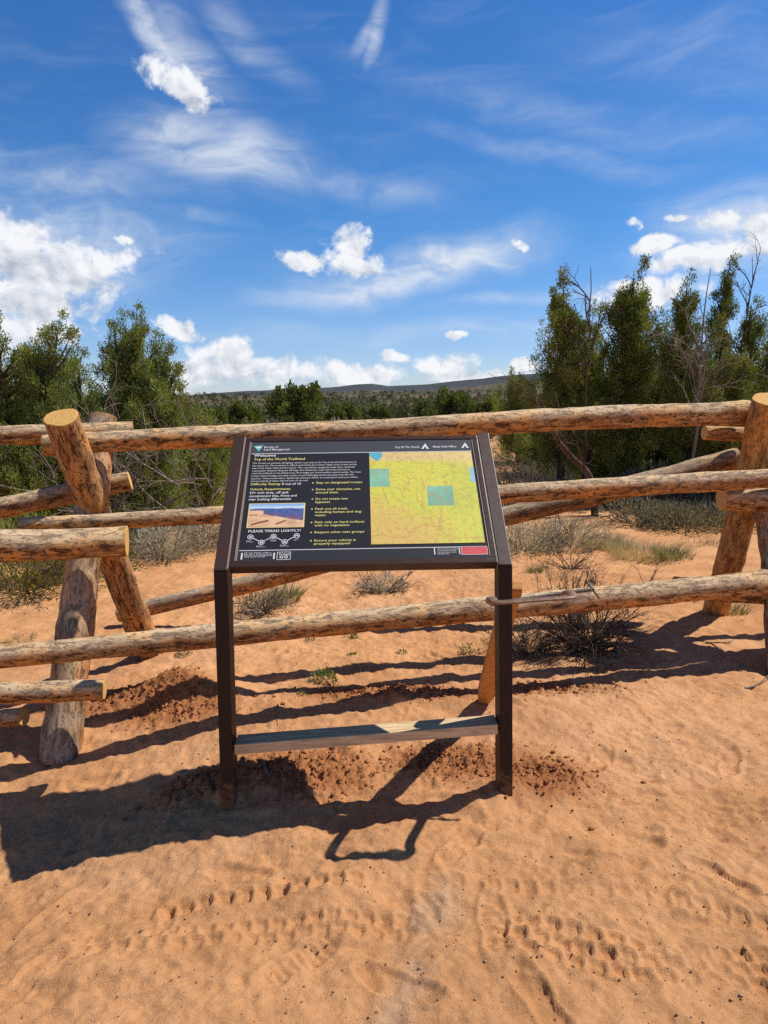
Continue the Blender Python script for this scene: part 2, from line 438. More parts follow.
gravel = np.array([0.66, 0.48, 0.33]); damp = np.array([0.43, 0.165, 0.062])
r_ = np.hypot(x, y)
col = base[None] * np.ones((len(x), 1))
cm = np.clip(clodmask(x, y) * 1.5 + 0.45 * np.clip(fbm(x * 1.3, y * 1.5, 71, 3), 0, 1), 0, 1)[:, None]
col = col * (1 - 0.75 * cm) + damp * 0.75 * cm
lt = sstep(0.0, 0.5, fbm(x * 0.9, y * 1.6, 73, 4))[:, None]
col = col * (1 - 0.4 * lt) + np.array([0.78, 0.45, 0.245]) * 0.4 * lt
g0 = gp(430, 915); g1 = gp(395, 1010)
tt = np.clip(((x - g0[0]) * (g1[0] - g0[0]) + (y - g0[1]) * (g1[1] - g0[1])) / ((g1[0] - g0[0]) ** 2 + (g1[1] - g0[1]) ** 2), -0.2, 1.2)
dg = np.hypot(x - g0[0] - tt * (g1[0] - g0[0]), y - g0[1] - tt * (g1[1] - g0[1])) + 0.09 * fbm(x * 9, y * 9, 77, 3)
gm = (sstep(0.10, 0.0, dg) * 0.45)[:, None]
col = col * (1 - gm) + gravel * gm
# far ground: dull red brown with grey green scrub tint
fm = sstep(10, 60, r_)[:, None]
scr = sstep(-0.25, 0.25, fbm(x * 0.05, y * 0.05, 81, 4))[:, None]
far = np.array([0.19, 0.125, 0.08]) * (1 - scr) + np.array([0.085, 0.088, 0.048]) * scr
col = col * (1 - fm) + far * fm
gnd = mesh('ground', V, Q, M_SAND, None, True, {'tint': ('FLOAT_COLOR', col)})
tag(gnd, 'reddish orange desert sand with footprints and tyre marks', None, None, 'structure')

# surface height incl. detail, for things set on the sand
def surf(x, y):
    xa, ya = np.array([float(x)]), np.array([float(y)])
    return float((macro(xa, ya) + detail(xa, ya))[0])

# clods and pebbles: nobody could count them
def stones(name, n, pick, rmin, rmax, color_a, color_b, label, seed):
    g = np.random.default_rng(seed)
    X, Y = pick(g, n); Z = macro(X, Y) + detail(X, Y)
    t_ = (1 + 5 ** .5) / 2
    ico = np.array([(-1, t_, 0), (1, t_, 0), (-1, -t_, 0), (1, -t_, 0), (0, -1, t_), (0, 1, t_), (0, -1, -t_), (0, 1, -t_), (t_, 0, -1), (t_, 0, 1), (-t_, 0, -1), (-t_, 0, 1)]) / 1.9
    fi = np.array([(0, 11, 5), (0, 5, 1), (0, 1, 7), (0, 7, 10), (0, 10, 11), (1, 5, 9), (5, 11, 4), (11, 10, 2), (10, 7, 6), (7, 1, 8), (3, 9, 4), (3, 4, 2), (3, 2, 6), (3, 6, 8), (3, 8, 9), (4, 9, 5), (2, 4, 11), (6, 2, 10), (8, 6, 7), (9, 8, 1)])
    Rr = rmin * (rmax / rmin) ** (g.random(n) ** 2.2)
    Vv = ico[None] * (1 + 0.95 * (g.random((n, 12, 1)) - 0.5)) * Rr[:, None, None] * (0.6 + 0.7 * g.random((n, 1, 3)))
    a = g.random(n) * 6.28; ca, sa = np.cos(a)[:, None], np.sin(a)[:, None]
    vx = Vv[..., 0] * ca - Vv[..., 1] * sa; vy = Vv[..., 0] * sa + Vv[..., 1] * ca
    Vv = np.stack([vx + X[:, None], vy + Y[:, None], Vv[..., 2] * 0.8 + (Z + Rr * 0.25)[:, None]], -1)
    Fc = (fi[None] + 12 * np.arange(n)[:, None, None]).reshape(-1, 3)
    k = g.random((n, 1)); c = np.array(color_a) * (1 - k) + np.array(color_b) * k
    c = np.repeat(c, 12, axis=0)
    o = mesh(name, Vv.reshape(-1, 3), Fc, M_SAND, None, False, {'tint': ('FLOAT_COLOR', c)})
    return tag(o, label, None, None, 'stuff')
def pick_clod(g, n):
    X = []; Y = []
    wts = np.array([a * b * (0.12 if c[1] < 2.35 else 1) for c, a, b in CLODZONES]) ** 0.7; wts /= wts.sum()
    ids = g.choice(len(CLODZONES), n, p=wts)
    X = np.array([CLODZONES[i][0][0] + g.normal() * CLODZONES[i][1] * 0.52 for i in ids])
    Y = np.array([CLODZONES[i][0][1] + g.normal() * CLODZONES[i][2] * 0.52 for i in ids])
    return X, Y
def pick_all(g, n):
    Y = 1.4 + 6 * g.random(n) ** 1.6; X = (g.random(n) - 0.5) * (1.4 * Y + 0.6)
    return X, Y
stones('dirt_clods', 7000, pick_clod, 0.0015, 0.0115, (0.42, 0.165, 0.065), (0.54, 0.24, 0.10), 'loose clods of dug red soil around the sign posts', 5)
stones('pebbles', 6500, pick_all, 0.0012, 0.0055, (0.44, 0.22, 0.11), (0.62, 0.42, 0.27), 'small scattered pebbles and crumbs on the sand', 6)

# ------------------------------------------------------------------ distant ridge
def mat_ridge(name, c1, c2, c3):
    t = NT(name); p = t.pos()
    n = t.noise(t.scalev(p, (1, 1, 4)), 0.02, 6, 0.65); n2 = t.noise(p, 0.05, 5, 0.75)
    col = t.mix(t.ramp(n, 0.42, 0.58), c1, c2)
    col = t.mix(t.ramp(n2, 0.50, 0.60, 0, 0.75), col, c3)
    return t.done(t.pbr(col, 1.0, spec=0.0))
prof = [(-1400, 398), (-300, 397), (100, 397), (190, 395), (235, 391.5), (300, 388.5), (335, 387), (352, 384.5), (372, 383.5), (388, 386), (430, 384), (480, 378.5), (512, 375), (560, 372), (700, 369), (900, 374), (2200, 380)]
def ridge(name, D, dy, mat, label, seed, amp):
    pxs = np.linspace(-1300, 2100, 420)
    tops = np.interp(pxs, [p[0] for p in prof], [p[1] for p in prof]) + dy(pxs)
    V = []; rows = 14
    for px, py in zip(pxs, tops):
        X, _, Z = at(px, py, D)
        Z = Z + amp * float(fbm(np.array([px * 0.05]), np.array([0.3]), seed, 4)[0])
        for j in range(rows):
            s_ = j / (rows - 1)
            n = float(vnoise(np.array([px * 0.11]), np.array([j * 0.7]), seed)[0])
            V.append((X * (1 - 0.35 * s_) , D * (1 - 0.35 * s_) + n * D * 0.03 * (s_ > 0), -14 + (Z + 14) * (1 - s_) ** 1.15 + (n * amp * 1.2 if 0 < j < rows - 1 else 0)))
    I = np.arange(len(pxs) * rows).reshape(len(pxs), rows)
    Q = np.stack([I[:-1, :-1], I[:-1, 1:], I[1:, 1:], I[1:, :-1]], -1).reshape(-1, 4)
    o = mesh(name, np.array(V), Q, mat, None, True)
    return tag(o, label, None, None, 'structure')
ridge('hills', 4300, lambda p: 0 * p, mat_ridge('far_ridge', (0.055, 0.072, 0.085), (0.07, 0.085, 0.095), (0.12, 0.105, 0.105)), 'long flat blue grey mesa ridge on the skyline', 3, 4)  # distance haze is put into the ridge's blue grey colours
ridge('hills', 2300, lambda p: 4.5 + 0.008 * (p - 200), mat_ridge('red_rock_slope', (0.06, 0.068, 0.055), (0.09, 0.085, 0.065), (0.34, 0.24, 0.19)), 'lower wooded slope with pale red rock bands below the mesa', 8, 3)

# ------------------------------------------------------------------ logs and fence
def log_geo(P0, P1, r0, r1, seed, bend=0.012, tone=0.3, fb=0.0, step=0.022, steps=None, fresh_rng=(), sides=22):
    g = np.random.default_rng(seed)
    P0 = np.asarray(P0, float); P1 = np.asarray(P1, float); L = np.linalg.norm(P1 - P0)
    n = max(6, int(L / step)); t = np.linspace(0, 1, n)
    d = (P1 - P0) / L; ref = np.array([0, 0, 1.0]) if abs(d[2]) < 0.8 else np.array([0, 1.0, 0])
    a = np.cross(ref, d); a /= np.linalg.norm(a); b = np.cross(d, a)
    k1, k2 = g.uniform(-1, 1, 2); ph = g.uniform(0, 6, 4)
    C = P0 + (P1 - P0) * t[:, None]
    w1 = bend * (k1 * np.sin(math.pi * t) + 0.3 * np.sin(2 * math.pi * t * 2 + ph[0]))
    w2 = bend * (k2 * np.sin(math.pi * t) + 0.3 * np.sin(2 * math.pi * t * 1.6 + ph[1]))
    C = C + a * w1[:, None] + b * w2[:, None]
    th = np.arange(sides) * 2 * math.pi / sides
    rad = r0 + (r1 - r0) * t
    if steps is not None: rad = rad * steps(t)
    rr = rad[:, None] * (1 + 0.035 * np.sin(2 * th + ph[2])[None] + 0.06 * fbm(t[:, None] * L * 5 + 0 * th, np.cos(th)[None] * 1.3 + 3, seed, 3) * 2
                         + 0.035 * fbm(t[:, None] * L * 14 + 0 * th, np.sin(th)[None] * 2.3 + 9, seed + 1, 3))
    # branch knots
    for _ in range(int(L * 2.2)):
        tk, ak = g.random(), g.random() * 6.28
        q = ((t[:, None] - tk) * L / 0.028) ** 2 + (np.angle(np.exp(1j * (th[None] - ak))) / 0.32) ** 2
        rr = rr + rad[:, None] * 0.13 * np.exp(-q)
    Vv = C[:, None] + a * (np.cos(th) * rr)[..., None] + b * (np.sin(th) * rr)[..., None]
    Vf = Vv.reshape(-1, 3)
    Fc = [(i * sides + j, i * sides + (j + 1) % sides, (i + 1) * sides + (j + 1) % sides, (i + 1) * sides + j) for i in range(n - 1) for j in range(sides)]
    luv = np.stack([np.repeat(t * L, sides) + seed * 3.7, np.tile(np.cos(th), n) * np.repeat(rad, sides) + seed, np.tile(np.sin(th), n) * np.repeat(rad, sides)], -1)
    fr = np.zeros(n)
    for (f0, f1) in fresh_rng: fr = np.maximum(fr, ((t >= f0) & (t <= f1)).astype(float))
    fr = np.maximum(fr, fb); fr[[0, -1]] = 0.6
    return Vf, Fc, luv, np.repeat(fr, sides), np.full(n * sides, tone), (Vv[0], Vv[-1], C[0], C[-1], d, n)

def log_part(name, parent, P0, P1, r0, r1, seed, label=None, tilt0=0, tilt1=0, **kw):
    Vf, Fc, luv, fr, tn, (E0, E1, c0, c1, d, n) = log_geo(P0, P1, r0, r1, seed, **kw)
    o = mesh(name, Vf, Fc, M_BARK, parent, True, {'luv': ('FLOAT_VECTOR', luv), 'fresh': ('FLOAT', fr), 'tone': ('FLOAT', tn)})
    if label: o['label'] = label
    for E, c, s_ in ((E0, c0, -1), (E1, c1, 1)):
        k = len(E); V = [c + d * 0.0015 * s_]; ruv = [(0.004, 0, 0)]
        for f_ in (0.5, 0.93, 1.0):
            for p in E:
                q = c + (p - c) * f_ + d * s_ * (0.0015 if f_ < 1 else -0.001)
                V.append(q); ruv.append(tuple((p - c) * f_))
        Fx = []
        for j in range(k):
            a_, b_ = 1 + j, 1 + (j + 1) % k
            tri = (0, a_, b_); Fx.append(tri if s_ > 0 else tri[::-1])
            for q in (0, 1):
                qd = (a_ + q * k, a_ + (q + 1) * k, b_ + (q + 1) * k, b_ + q * k); Fx.append(qd if s_ > 0 else qd[::-1])
        ro = np.array(V); mesh('cut_end', ro, Fx, M_CUT, o, False, {'ruv': ('FLOAT_VECTOR', np.array(ruv))})
    return o

fence = empty('rail_fence', (0.4, 4.0, 0), 'rustic buck and rail fence of peeled pine logs behind the sign', 'fence')
def down(P, k=0.06):
    return np.array(P) - np.array([0, 0, k])
# left buck
A0 = gp(60, 752); A1 = at(103, 417, 3.93)
B0 = gp(151, 652); B1 = at(61, 417, 3.43)
log_part('leg', fence, down(A0 + (A0 - A1) * 0.02, 0.02), A1, 0.093, 0.072, 11, 'grey barked leg standing nearest the camera on the left', tone=0.9, bend=0.01)
notch_t = 0.70
log_part('leg', fence, down(B0), B1, 0.088, 0.080, 12, 'brown leg with fresh yellow top cut, left buck', tone=0.45, bend=0.006,
         steps=lambda t: np.where(t > notch_t, 1.0, np.where(t > notch_t - 0.12, 0.80, 0.97)), fresh_rng=((notch_t - 0.01, notch_t + 0.035),))
# right buck
C0 = gp(714, 612); C1 = at(771, 399, 4.38)
D0 = np.array([2.30, 3.85, ground(2.3, 3.85)]); D1 = np.array([2.62, 4.98, 1.55])
log_part('leg', fence, down(C0), C1, 0.098, 0.104, 13, 'orange peeled leg of the right buck with fresh top cut', tone=0.0, bend=0.008, fb=0.45,
         steps=lambda t: np.where(t > 0.66, 1.05, np.where(t > 0.54, 0.82, 0.95)), fresh_rng=((0.65, 0.69),))
log_part('leg', fence, down(D0), D1, 0.10, 0.085, 14, tone=0.8)
# rails: (px,py,Y) ends
def rail(a, b, r0, r1, seed, name='rail', **kw):
    return log_part(name, fence, at(*a), at(*b), r0, r1, seed, **kw)
rail((44, 446, 3.66), (746, 412, 4.60), 0.054, 0.074, 21, tone=0.12, bend=0.02, label='long top rail running behind the sign')
rail((-330, 440, 3.2), (133, 431, 3.90), 0.052, 0.050, 22, tone=0.35, label='upper rail ending left of the sign')
rail((-330, 585, 3.4), (130, 480, 3.96), 0.060, 0.055, 23, tone=0.3, label='rising back rail with yellow cut end')
rail((20, 526, 3.43), (1000, 462, 4.62), 0.040, 0.068, 24, tone=0.25, bend=0.02, label='middle rail running behind the sign')
rail((-330, 549, 3.0), (127, 541, 3.40), 0.080, 0.072, 25, tone=0.2, label='thick middle rail ending at the left buck')
rail((-60, 661, 3.02), (1000, 556, 4.55), 0.050, 0.078, 26, tone=0.3, bend=0.03, label='long lowest rail passing behind both sign posts')
rail((-330, 703, 2.80), (104, 689, 3.02), 0.050, 0.044, 27, tone=0.35, label='lowest rail ending at the left buck')
rail((-200, 745, 3.5), (24, 716, 3.28), 0.048, 0.042, 28, tone=0.3)
rail((721, 499, 4.36), (1050, 506, 4.36), 0.074, 0.07, 29, tone=0.35, label='middle rail beginning at the right buck')
rail((675, 587, 4.22), (1050, 612, 4.2), 0.066, 0.06, 30, tone=0.45)
rail((704, 433, 4.66), (1050, 437, 4.8), 0.046, 0.06, 31, tone=0.0, fb=0.55, label='orange rail end under the top rail')
rail((119, 616, 5.02), (738, 458, 5.02), 0.056, 0.078, 32, tone=0.65, bend=0.03, label='slanting back rail rising from the sand to the right buck')

# ------------------------------------------------------------------ sign
SO = np.array([-0.0800, 2.66, 0.9944]); YAW = 0.0275; TILT = 0.7107; PW, PH = 0.980, 0.654
cy, sy = math.cos(YAW), math.sin(YAW); ct, st = math.cos(TILT), math.sin(TILT)
def S(x, t, n=0.0):
    """sign coordinates: x across, t up the slope, n out of the face"""
    ly = t * ct - n * st; lz = t * st + n * ct
    return np.array([SO[0] + x * cy - ly * sy, SO[1] + x * sy + ly * cy, SO[2] + lz])
sign_ground = ground(SO[0], SO[1])
sign = empty('information_sign', (SO[0], SO[1], 0), 'brown framed trailhead information sign with yellow map standing on two steel posts', 'sign')

def rbox(P, b=0.003):
    """bevelled box from 8 corners P[0..3] bottom ring, P[4..7] top ring -> simple hexahedron"""
    return np.array(P), [(3, 2, 1, 0), (4, 5, 6, 7), (0, 1, 5, 4), (1, 2, 6, 5), (2, 3, 7, 6), (3, 0, 4, 7)]
def bevel(o, w=0.003, seg=2):
    md = o.modifiers.new('bevel', 'BEVEL'); md.width = w; md.segments = seg; md.limit_method = 'ANGLE'; md.angle_limit = R(40)
    return o
def sbox(name, x0, x1, t0, t1, n0, n1, mat, parent, bv=0.002):
    P = [S(x0, t0, n0), S(x1, t0, n0), S(x1, t1, n0), S(x0, t1, n0), S(x0, t0, n1), S(x1, t0, n1), S(x1, t1, n1), S(x0, t1, n1)]
    V, Fc = rbox(P); o = mesh(name, V, Fc, mat, parent, False)
    return bevel(o, bv) if bv else o

FR = 0.022; XB0 = PW / 2 + FR + 0.003; XB1 = XB0 + 0.052
T0, T1 = -0.040, PH + 0.036
BN = -0.050
for s_ in (-1, 1):
    xa, xb = sorted((s_ * XB0, s_ * XB1))
    sbox('side_rail', xa, xb, T0, T1, BN, 0.006, M_BROWN, sign, 0.003)
    # post: front face at fold of the side rail, 0.10 deep
    f = S(0, T0, 0.006); zt = f[2] - 0.002
    P = []
    for z, spl in ((-0.25, 0.022), (zt, 0)):
        for (xx, yy) in ((xa, 0.001), (xb, 0.001), (xb, 0.101), (xa, 0.101)):
            xx = xx + s_ * spl * (1 if z < 0 else 0)
            yl = (f[1] - SO[1]) + yy
            P.append((SO[0] + xx * cy - yl * sy, SO[1] + xx * sy + yl * cy, z))
    # slope the top of the post to meet the rail underside
    P[4] = (P[4][0], P[4][1], zt - 0.004); P[5] = (P[5][0], P[5][1], zt - 0.004)
    P[6] = (P[6][0], P[6][1], zt + 0.02); P[7] = (P[7][0], P[7][1], zt + 0.02)
    V, Fc = rbox(P); bevel(mesh('post', V, Fc, M_POST, sign, False), 0.003)
    sbox('edge_strip', *(sorted((s_ * (XB0 - 0.0028), s_ * (XB0 - 0.0002)))), T0 + 0.01, T1 - 0.01, -0.02, 0.0035, M_ALU, sign, 0)
# frame of the panel
fr = Geo()
def fbar(g, x0, x1, t0, t1, n0, n1):
    P = [S(x0, t0, n0), S(x1, t0, n0), S(x1, t1, n0), S(x0, t1, n0), S(x0, t0, n1), S(x1, t0, n1), S(x1, t1, n1), S(x0, t1, n1)]
    V, Fc = rbox(P); g.add(V, Fc)
xo = PW / 2 + FR
fbar(fr, -xo, xo, -FR - 0.004, 0.0, -0.040, 0.0045); fbar(fr, -xo, xo, PH, PH + FR, -0.040, 0.0045)
fbar(fr, -xo, -PW / 2, 0.0, PH, -0.040, 0.0045); fbar(fr, PW / 2, xo, 0.0, PH, -0.040, 0.0045)
bevel(fr.build('frame', M_FRAME, sign, False), 0.002)
# raised inner lip
for xa_, xb_ in ((-PW / 2 + 0.001, -PW / 2 + 0.005), (PW / 2 - 0.004, PW / 2 - 0.001)):
    lip = Geo(); fbar(lip, xa_, xb_, 0.003, PH - 0.003, 0, 0.0035); lip.build('frame_lip', M_ALU, sign, False)
panel = sbox('panel', -PW / 2, PW / 2, 0, PH, -0.004, 0.0, M_PANEL, sign, 0)

# photograph pixel -> panel coordinates through the panel plane
n_w = S(0, 0, 1) - S(0, 0, 0); ex = S(1, 0, 0) - S(0, 0, 0); et = S(0, 1, 0) - S(0, 0, 0)
def pp(px, py):
    d = ray(px, py); o = S(0, 0, 0); k = np.dot(o - CAM, n_w) / np.dot(d, n_w); P = CAM + d * k - o
    return float(np.dot(P, ex)), float(np.dot(P, et))
def pq(crop, zx, zy):
    x0, y0, s_ = crop; return pp(x0 + zx / s_, y0 + zy / s_)
CA = (240, 435, 5.689)   # enlarged crops the layout was measured in
CB = (360, 435, 5.486)
CC = (235, 495, 9.035)
CD = (420, 535, 9.6)

def text(name, body, x, t, size, mat, width=None, off=0.010, n=0.0012, parent=None, spacing=1.0, label=None):
    """x,t = left end of the first baseline; width fits the longest line"""
    cu = bpy.data.curves.new(name, 'FONT'); cu.body = body; cu.size = 1.0; cu.offset = off; cu.space_line = spacing; cu.resolution_u = 2
    to = bpy.data.objects.new(name, cu); COL.objects.link(to)
    dg = bpy.context.evaluated_depsgraph_get(); me = bpy.data.meshes.new_from_object(to.evaluated_get(dg))
    bpy.data.objects.remove(to)
    co = np.zeros(len(me.vertices) * 3, np.float32); me.vertices.foreach_get('co', co); co = co.reshape(-1, 3)
    sx = size
    if width: sx = width / (co[:, 0].max() - co[:, 0].min())
    V = np.array([S(x + c[0] * sx, t + c[1] * size, n) for c in co])
    p = parent or panel
    Fc = [tuple(q.vertices) for q in me.polygons]; bpy.data.meshes.remove(me)
    o = mesh(name, V, Fc, mat, p, False)
    return o
def tx(name, body, crop, zx0, zy, zx1, hpx, mat, off=0.012, spacing=1.0, t_off=0.0):
    """text whose first baseline runs from (zx0,zy) and whose longest line ends at zx1; hpx = cap height in crop px"""
    x0, t0 = pq(crop, zx0, zy); x1, _ = pq(crop, zx1, zy); _, th = pq(crop, zx0, zy - hpx)
    return text(name, body, x0, t0, (th - t0) / 0.70, mat, width=x1 - x0, off=off * 0.6, spacing=spacing)

def strip(name, x0, x1, t0, t1, mat, n=0.0010, parent=None):
    V = [S(x0, t0, n), S(x1, t0, n), S(x1, t1, n), S(x0, t1, n)]
    return mesh(name, V, [(0, 1, 2, 3)], mat, parent or panel, False)

# header and footer rules
_, th_ = pq(CA, 400, 104); strip('header_rule', -PW / 2 + 0.010, PW / 2 - 0.012, th_ - 0.0015, th_ + 0.0015, M_WHITE)
_, tf_ = pq(CA, 400, 652); strip('footer_rule', -PW / 2 + 0.010, PW / 2 - 0.012, tf_ - 0.0015, tf_ + 0.0015, M_WHITE)
strip('header_band', -PW / 2 + 0.006, PW / 2 - 0.006, th_ + 0.0016, PH - 0.001, mat_plain('header_band_grey', (0.075, 0.08, 0.09), 0.35, nz=0.05, bump=0), 0.0006)
strip('footer_band', -PW / 2 + 0.006, PW / 2 - 0.006, 0.001, tf_ - 0.0016, mat_plain('footer_band_grey', (0.045, 0.047, 0.055), 0.3, nz=0.05, bump=0), 0.0006)
# agency emblem: teal inverted triangle with pale mountain stroke
a, b, c = pq(CA, 78, 64), pq(CA, 134, 60), pq(CA, 106, 96)
mesh('emblem', [S(*a, .0014), S(*b, .0014), S(*c, .0014)], [(2, 1, 0)], M_TEAL, panel, False)
a, b, c, d = pq(CA, 86, 74), pq(CA, 106, 66), pq(CA, 126, 73), pq(CA, 106, 80)
mesh('emblem_stroke', [S(*a, .0020), S(*b, .0020), S(*c, .0020), S(*d, .0020)], [(0, 3, 2, 1)], M_WHITE, panel, False)
tx('agency_name', 'Bureau of\nLand Management', CA, 137, 75, 284, 11, M_WHITE, spacing=0.9)
tx('welcome_heading', 'Welcome', CA, 80, 125, 205, 14, M_WHITE, 0.03)
tx('trailhead_title', 'Top of the World Trailhead', CA, 78, 146, 369, 13, M_YELLOW, 0.022)
para = ("This 10 mile out and back off-highway vehicle route leads to the Top of the World viewpoint on\n"
        "the canyon rim. This moderate to difficult road climbs above Fisher Valley, Onion Creek and the\n"
        "view of the Castle Valley and the towers. This route follows designated roads and is rated with\n"
        "a spectacular viewpoint along the cliff edge, then follows the return half of the trail loop to\n"
        "reach the trailhead on two wheel tracks. Rock ledges and loose boulders require caution. The route\n"
        "crosses slickrock ledges and sandy washes around challenging terrain and steep drop offs with\n"
        "exposure. Only proceed with a capable high clearance vehicle. It is essential to know your vehicle\n"
        "and carry plenty of water, fuel and tools on the trail.")
tx('description_text', para, CA, 72, 166, 686, 8, M_WHITE, 0.004, 1.24)
tx('difficulty_heading', 'Difficulty Rating:', CA, 60, 287, 228, 12, M_YELLOW, 0.022)
tx('difficulty_value', '8 out of 10', CA, 238, 285, 346, 12, M_WHITE, 0.022)
tx('requirements_heading', 'Vehicle Requirements:', CA, 56, 316, 288, 12, M_YELLOW, 0.022)
tx('requirements_text', '33+ inch tires, off spill\ncontainment kits, front and\nrear locking differentials', CA, 53, 336, 322, 12, M_WHITE, 0.020, 1.08)
bul = [('Stay on designated routes', 278, 694), ('Drive over obstacles, not\naround them', 316, 684), ('Do not create new\nbypasses', 370, 614),
       ('Pack out all trash,\nincluding human and dog\nwaste', 427, 690), ('Park only on hard surfaces\nwith no vegetation', 503, 708),
       ('Respect other user groups', 560, 706), ('Ensure your vehicle is\nproperly equipped!', 607, 658)]
for s_, zy, zx1 in bul:
    k = (zy - 278) / 330.0; zx0 = 432 - 12 * k
    tx('rule_text', s_, CA, zx0, zy, zx1, 12, M_YELLOW, 0.018, 1.05)
    bx, bt = pq(CA, zx0 - 17 + 0 * k, zy - 4)
    strip('bullet', bx - 0.003, bx + 0.003, bt - 0.003, bt + 0.003, M_YELLOW, 0.0014)
tx('tread_lightly_text', 'PLEASE TREAD LIGHTLY!', CA, 45, 555, 343, 13, M_WHITE, 0.024)
# five round icons joined by a zigzag path
ic = [pq(CC, 140, 382), pq(CC, 238, 430), pq(CC, 348, 376), pq(CC, 450, 424), pq(CC, 558, 370)]
zz = Geo()
def flat_ring(g, cx, ctt, r0, r1, n=20, h=0.0014):
    V = []; Fc = []
    for i in range(n):
        a = 2 * math.pi * i / n
        V += [S(cx + r0 * math.cos(a), ctt + r0 * math.sin(a), h), S(cx + r1 * math.cos(a), ctt + r1 * math.sin(a), h)]
    for i in range(n):
        j = (i + 1) % n; Fc.append((2 * i, 2 * i + 1, 2 * j + 1, 2 * j))
    g.add(V, Fc)
def flat_line(g, a, b, w=0.0016, h=0.0014):
    a = np.array(a); b = np.array(b); d = (b - a) / np.linalg.norm(b - a); n_ = np.array([-d[1], d[0]]) * w
    g.add([S(*(a - n_), h), S(*(b - n_), h), S(*(b + n_), h), S(*(a + n_), h)], [(0, 1, 2, 3)])
glyph = []
for i, c in enumerate(ic):
    flat_ring(zz, c[0], c[1], 0.0095, 0.0122)
    if i < 4:
        a = np.array(c); b = np.array(ic[i + 1]); d = (b - a) / np.linalg.norm(b - a)
        m0 = a + d * 0.013; m1 = b - d * 0.013
        s_ = 1 if i % 2 == 0 else -1
        k0 = m0 + (m1 - m0) * 0.35; k1 = m0 + (m1 - m0) * 0.65
        flat_line(zz, m0, k0); flat_line(zz, k0 + np.array([0, 0.002]), k1); flat_line(zz, k1, m1)
    # small pictogram: wheel, boot, tent, car, arch
    if i == 0:
        flat_ring(zz, c[0], c[1], 0.002, 0.0055)
    if i == 1:
        flat_line(zz, (c[0] - .003, c[1] - .006), (c[0] - .003, c[1] + .006), 0.002); flat_line(zz, (c[0] + .003, c[1] - .006), (c[0] + .003, c[1] + .006), 0.002)
    if i == 2:
        flat_line(zz, (c[0] - .006, c[1] - .004), (c[0], c[1] + .006)); flat_line(zz, (c[0] + .006, c[1] - .004), (c[0], c[1] + .006)); flat_line(zz, (c[0] - .006, c[1] - .004), (c[0] + .006, c[1] - .004))
    if i == 3:
        flat_line(zz, (c[0] - .006, c[1] - .001), (c[0] + .006, c[1] - .001), 0.003); flat_line(zz, (c[0] - .003, c[1] + .003), (c[0] + .003, c[1] + .003), 0.002)
    if i == 4:
        flat_line(zz, (c[0] - .006, c[1] - .003), (c[0] - .001, c[1] + .005), 0.0022); flat_line(zz, (c[0] + .006, c[1] - .003), (c[0] + .001, c[1] + .005), 0.0022)
zz.build('icon_row', M_WHITE, panel, False)
for (zx, zy, w_, s_) in [(100, 420, 66, 'TRAVEL\nRESPONSIBLY'), (190, 466, 86, 'RESPECT\nTHE RIGHTS'), (318, 412, 58, 'EDUCATE\nYOURSELF'), (405, 458, 82, 'AVOID\nSENSITIVE'), (535, 405, 40, 'DO YOUR\nPART')]:
    tx('icon_caption', s_, CC, zx, zy, zx + w_, 6, M_WHITE, 0.01)
# footer left block
bx, bt = pq(CC, 50, 586); bx2, bt2 = pq(CC, 66, 526); strip('footer_bar', bx, bx + 0.006, bt, bt2, M_WHITE, 0.0014)
tx('footer_address', 'Moab Field Office\n82 East Dogwood\nMoab, Utah 84532\n435-259-2100', CC, 84, 530, 338, 9, M_WHITE, 0.0, 0.95)
bx, bt = pq(CC, 343, 580); bx2, bt2 = pq(CC, 360, 524); strip('footer_bar', bx, bx + 0.006, bt, bt2, M_WHITE, 0.0014)
em = Geo(); x0, t0 = pq(CC, 378, 586); x1, t1 = pq(CC, 503, 516)
for a, b in (((x0, t0), (x1, t0)), ((x1, t0), (x1, t1)), ((x1, t1), (x0, t1)), ((x0, t1), (x0, t0))): flat_line(em, a, b, 0.001)
flat_ring(em, (x0 * 0.68 + x1 * 0.32), (t0 * .66 + t1 * .34), 0.004, 0.007); flat_ring(em, (x0 * 0.32 + x1 * 0.68), (t0 * .66 + t1 * .34), 0.004, 0.007)
em.build('partner_emblem', M_WHITE, panel, False)
tx('partner_name', 'Tread', CC, 392, 546, 490, 20, M_WHITE, 0.02)
# header right
tx('header_place_text', 'Top Of The World', CB, 192, 73, 324, 10, M_WHITE, 0.02)
tx('header_office_text', 'Moab Field Office', CB, 400, 70, 528, 10, M_WHITE, 0.02)
for zx, zy in ((357, 47), (576, 42)):
    g = Geo(); w_ = 21; h_ = 30
    pts = [pq(CB, zx - w_, zy + h_), pq(CB, zx, zy), pq(CB, zx + w_, zy + h_), pq(CB, zx + w_ - 12, zy + h_), pq(CB, zx, zy + 16), pq(CB, zx - w_ + 12, zy + h_)]
    P = [S(*p, 0.0014) for p in pts]
    g.add(P, [(5, 4, 1, 0), (4, 3, 2, 1)]); g.build('tent_symbol', M_WHITE, panel, False)
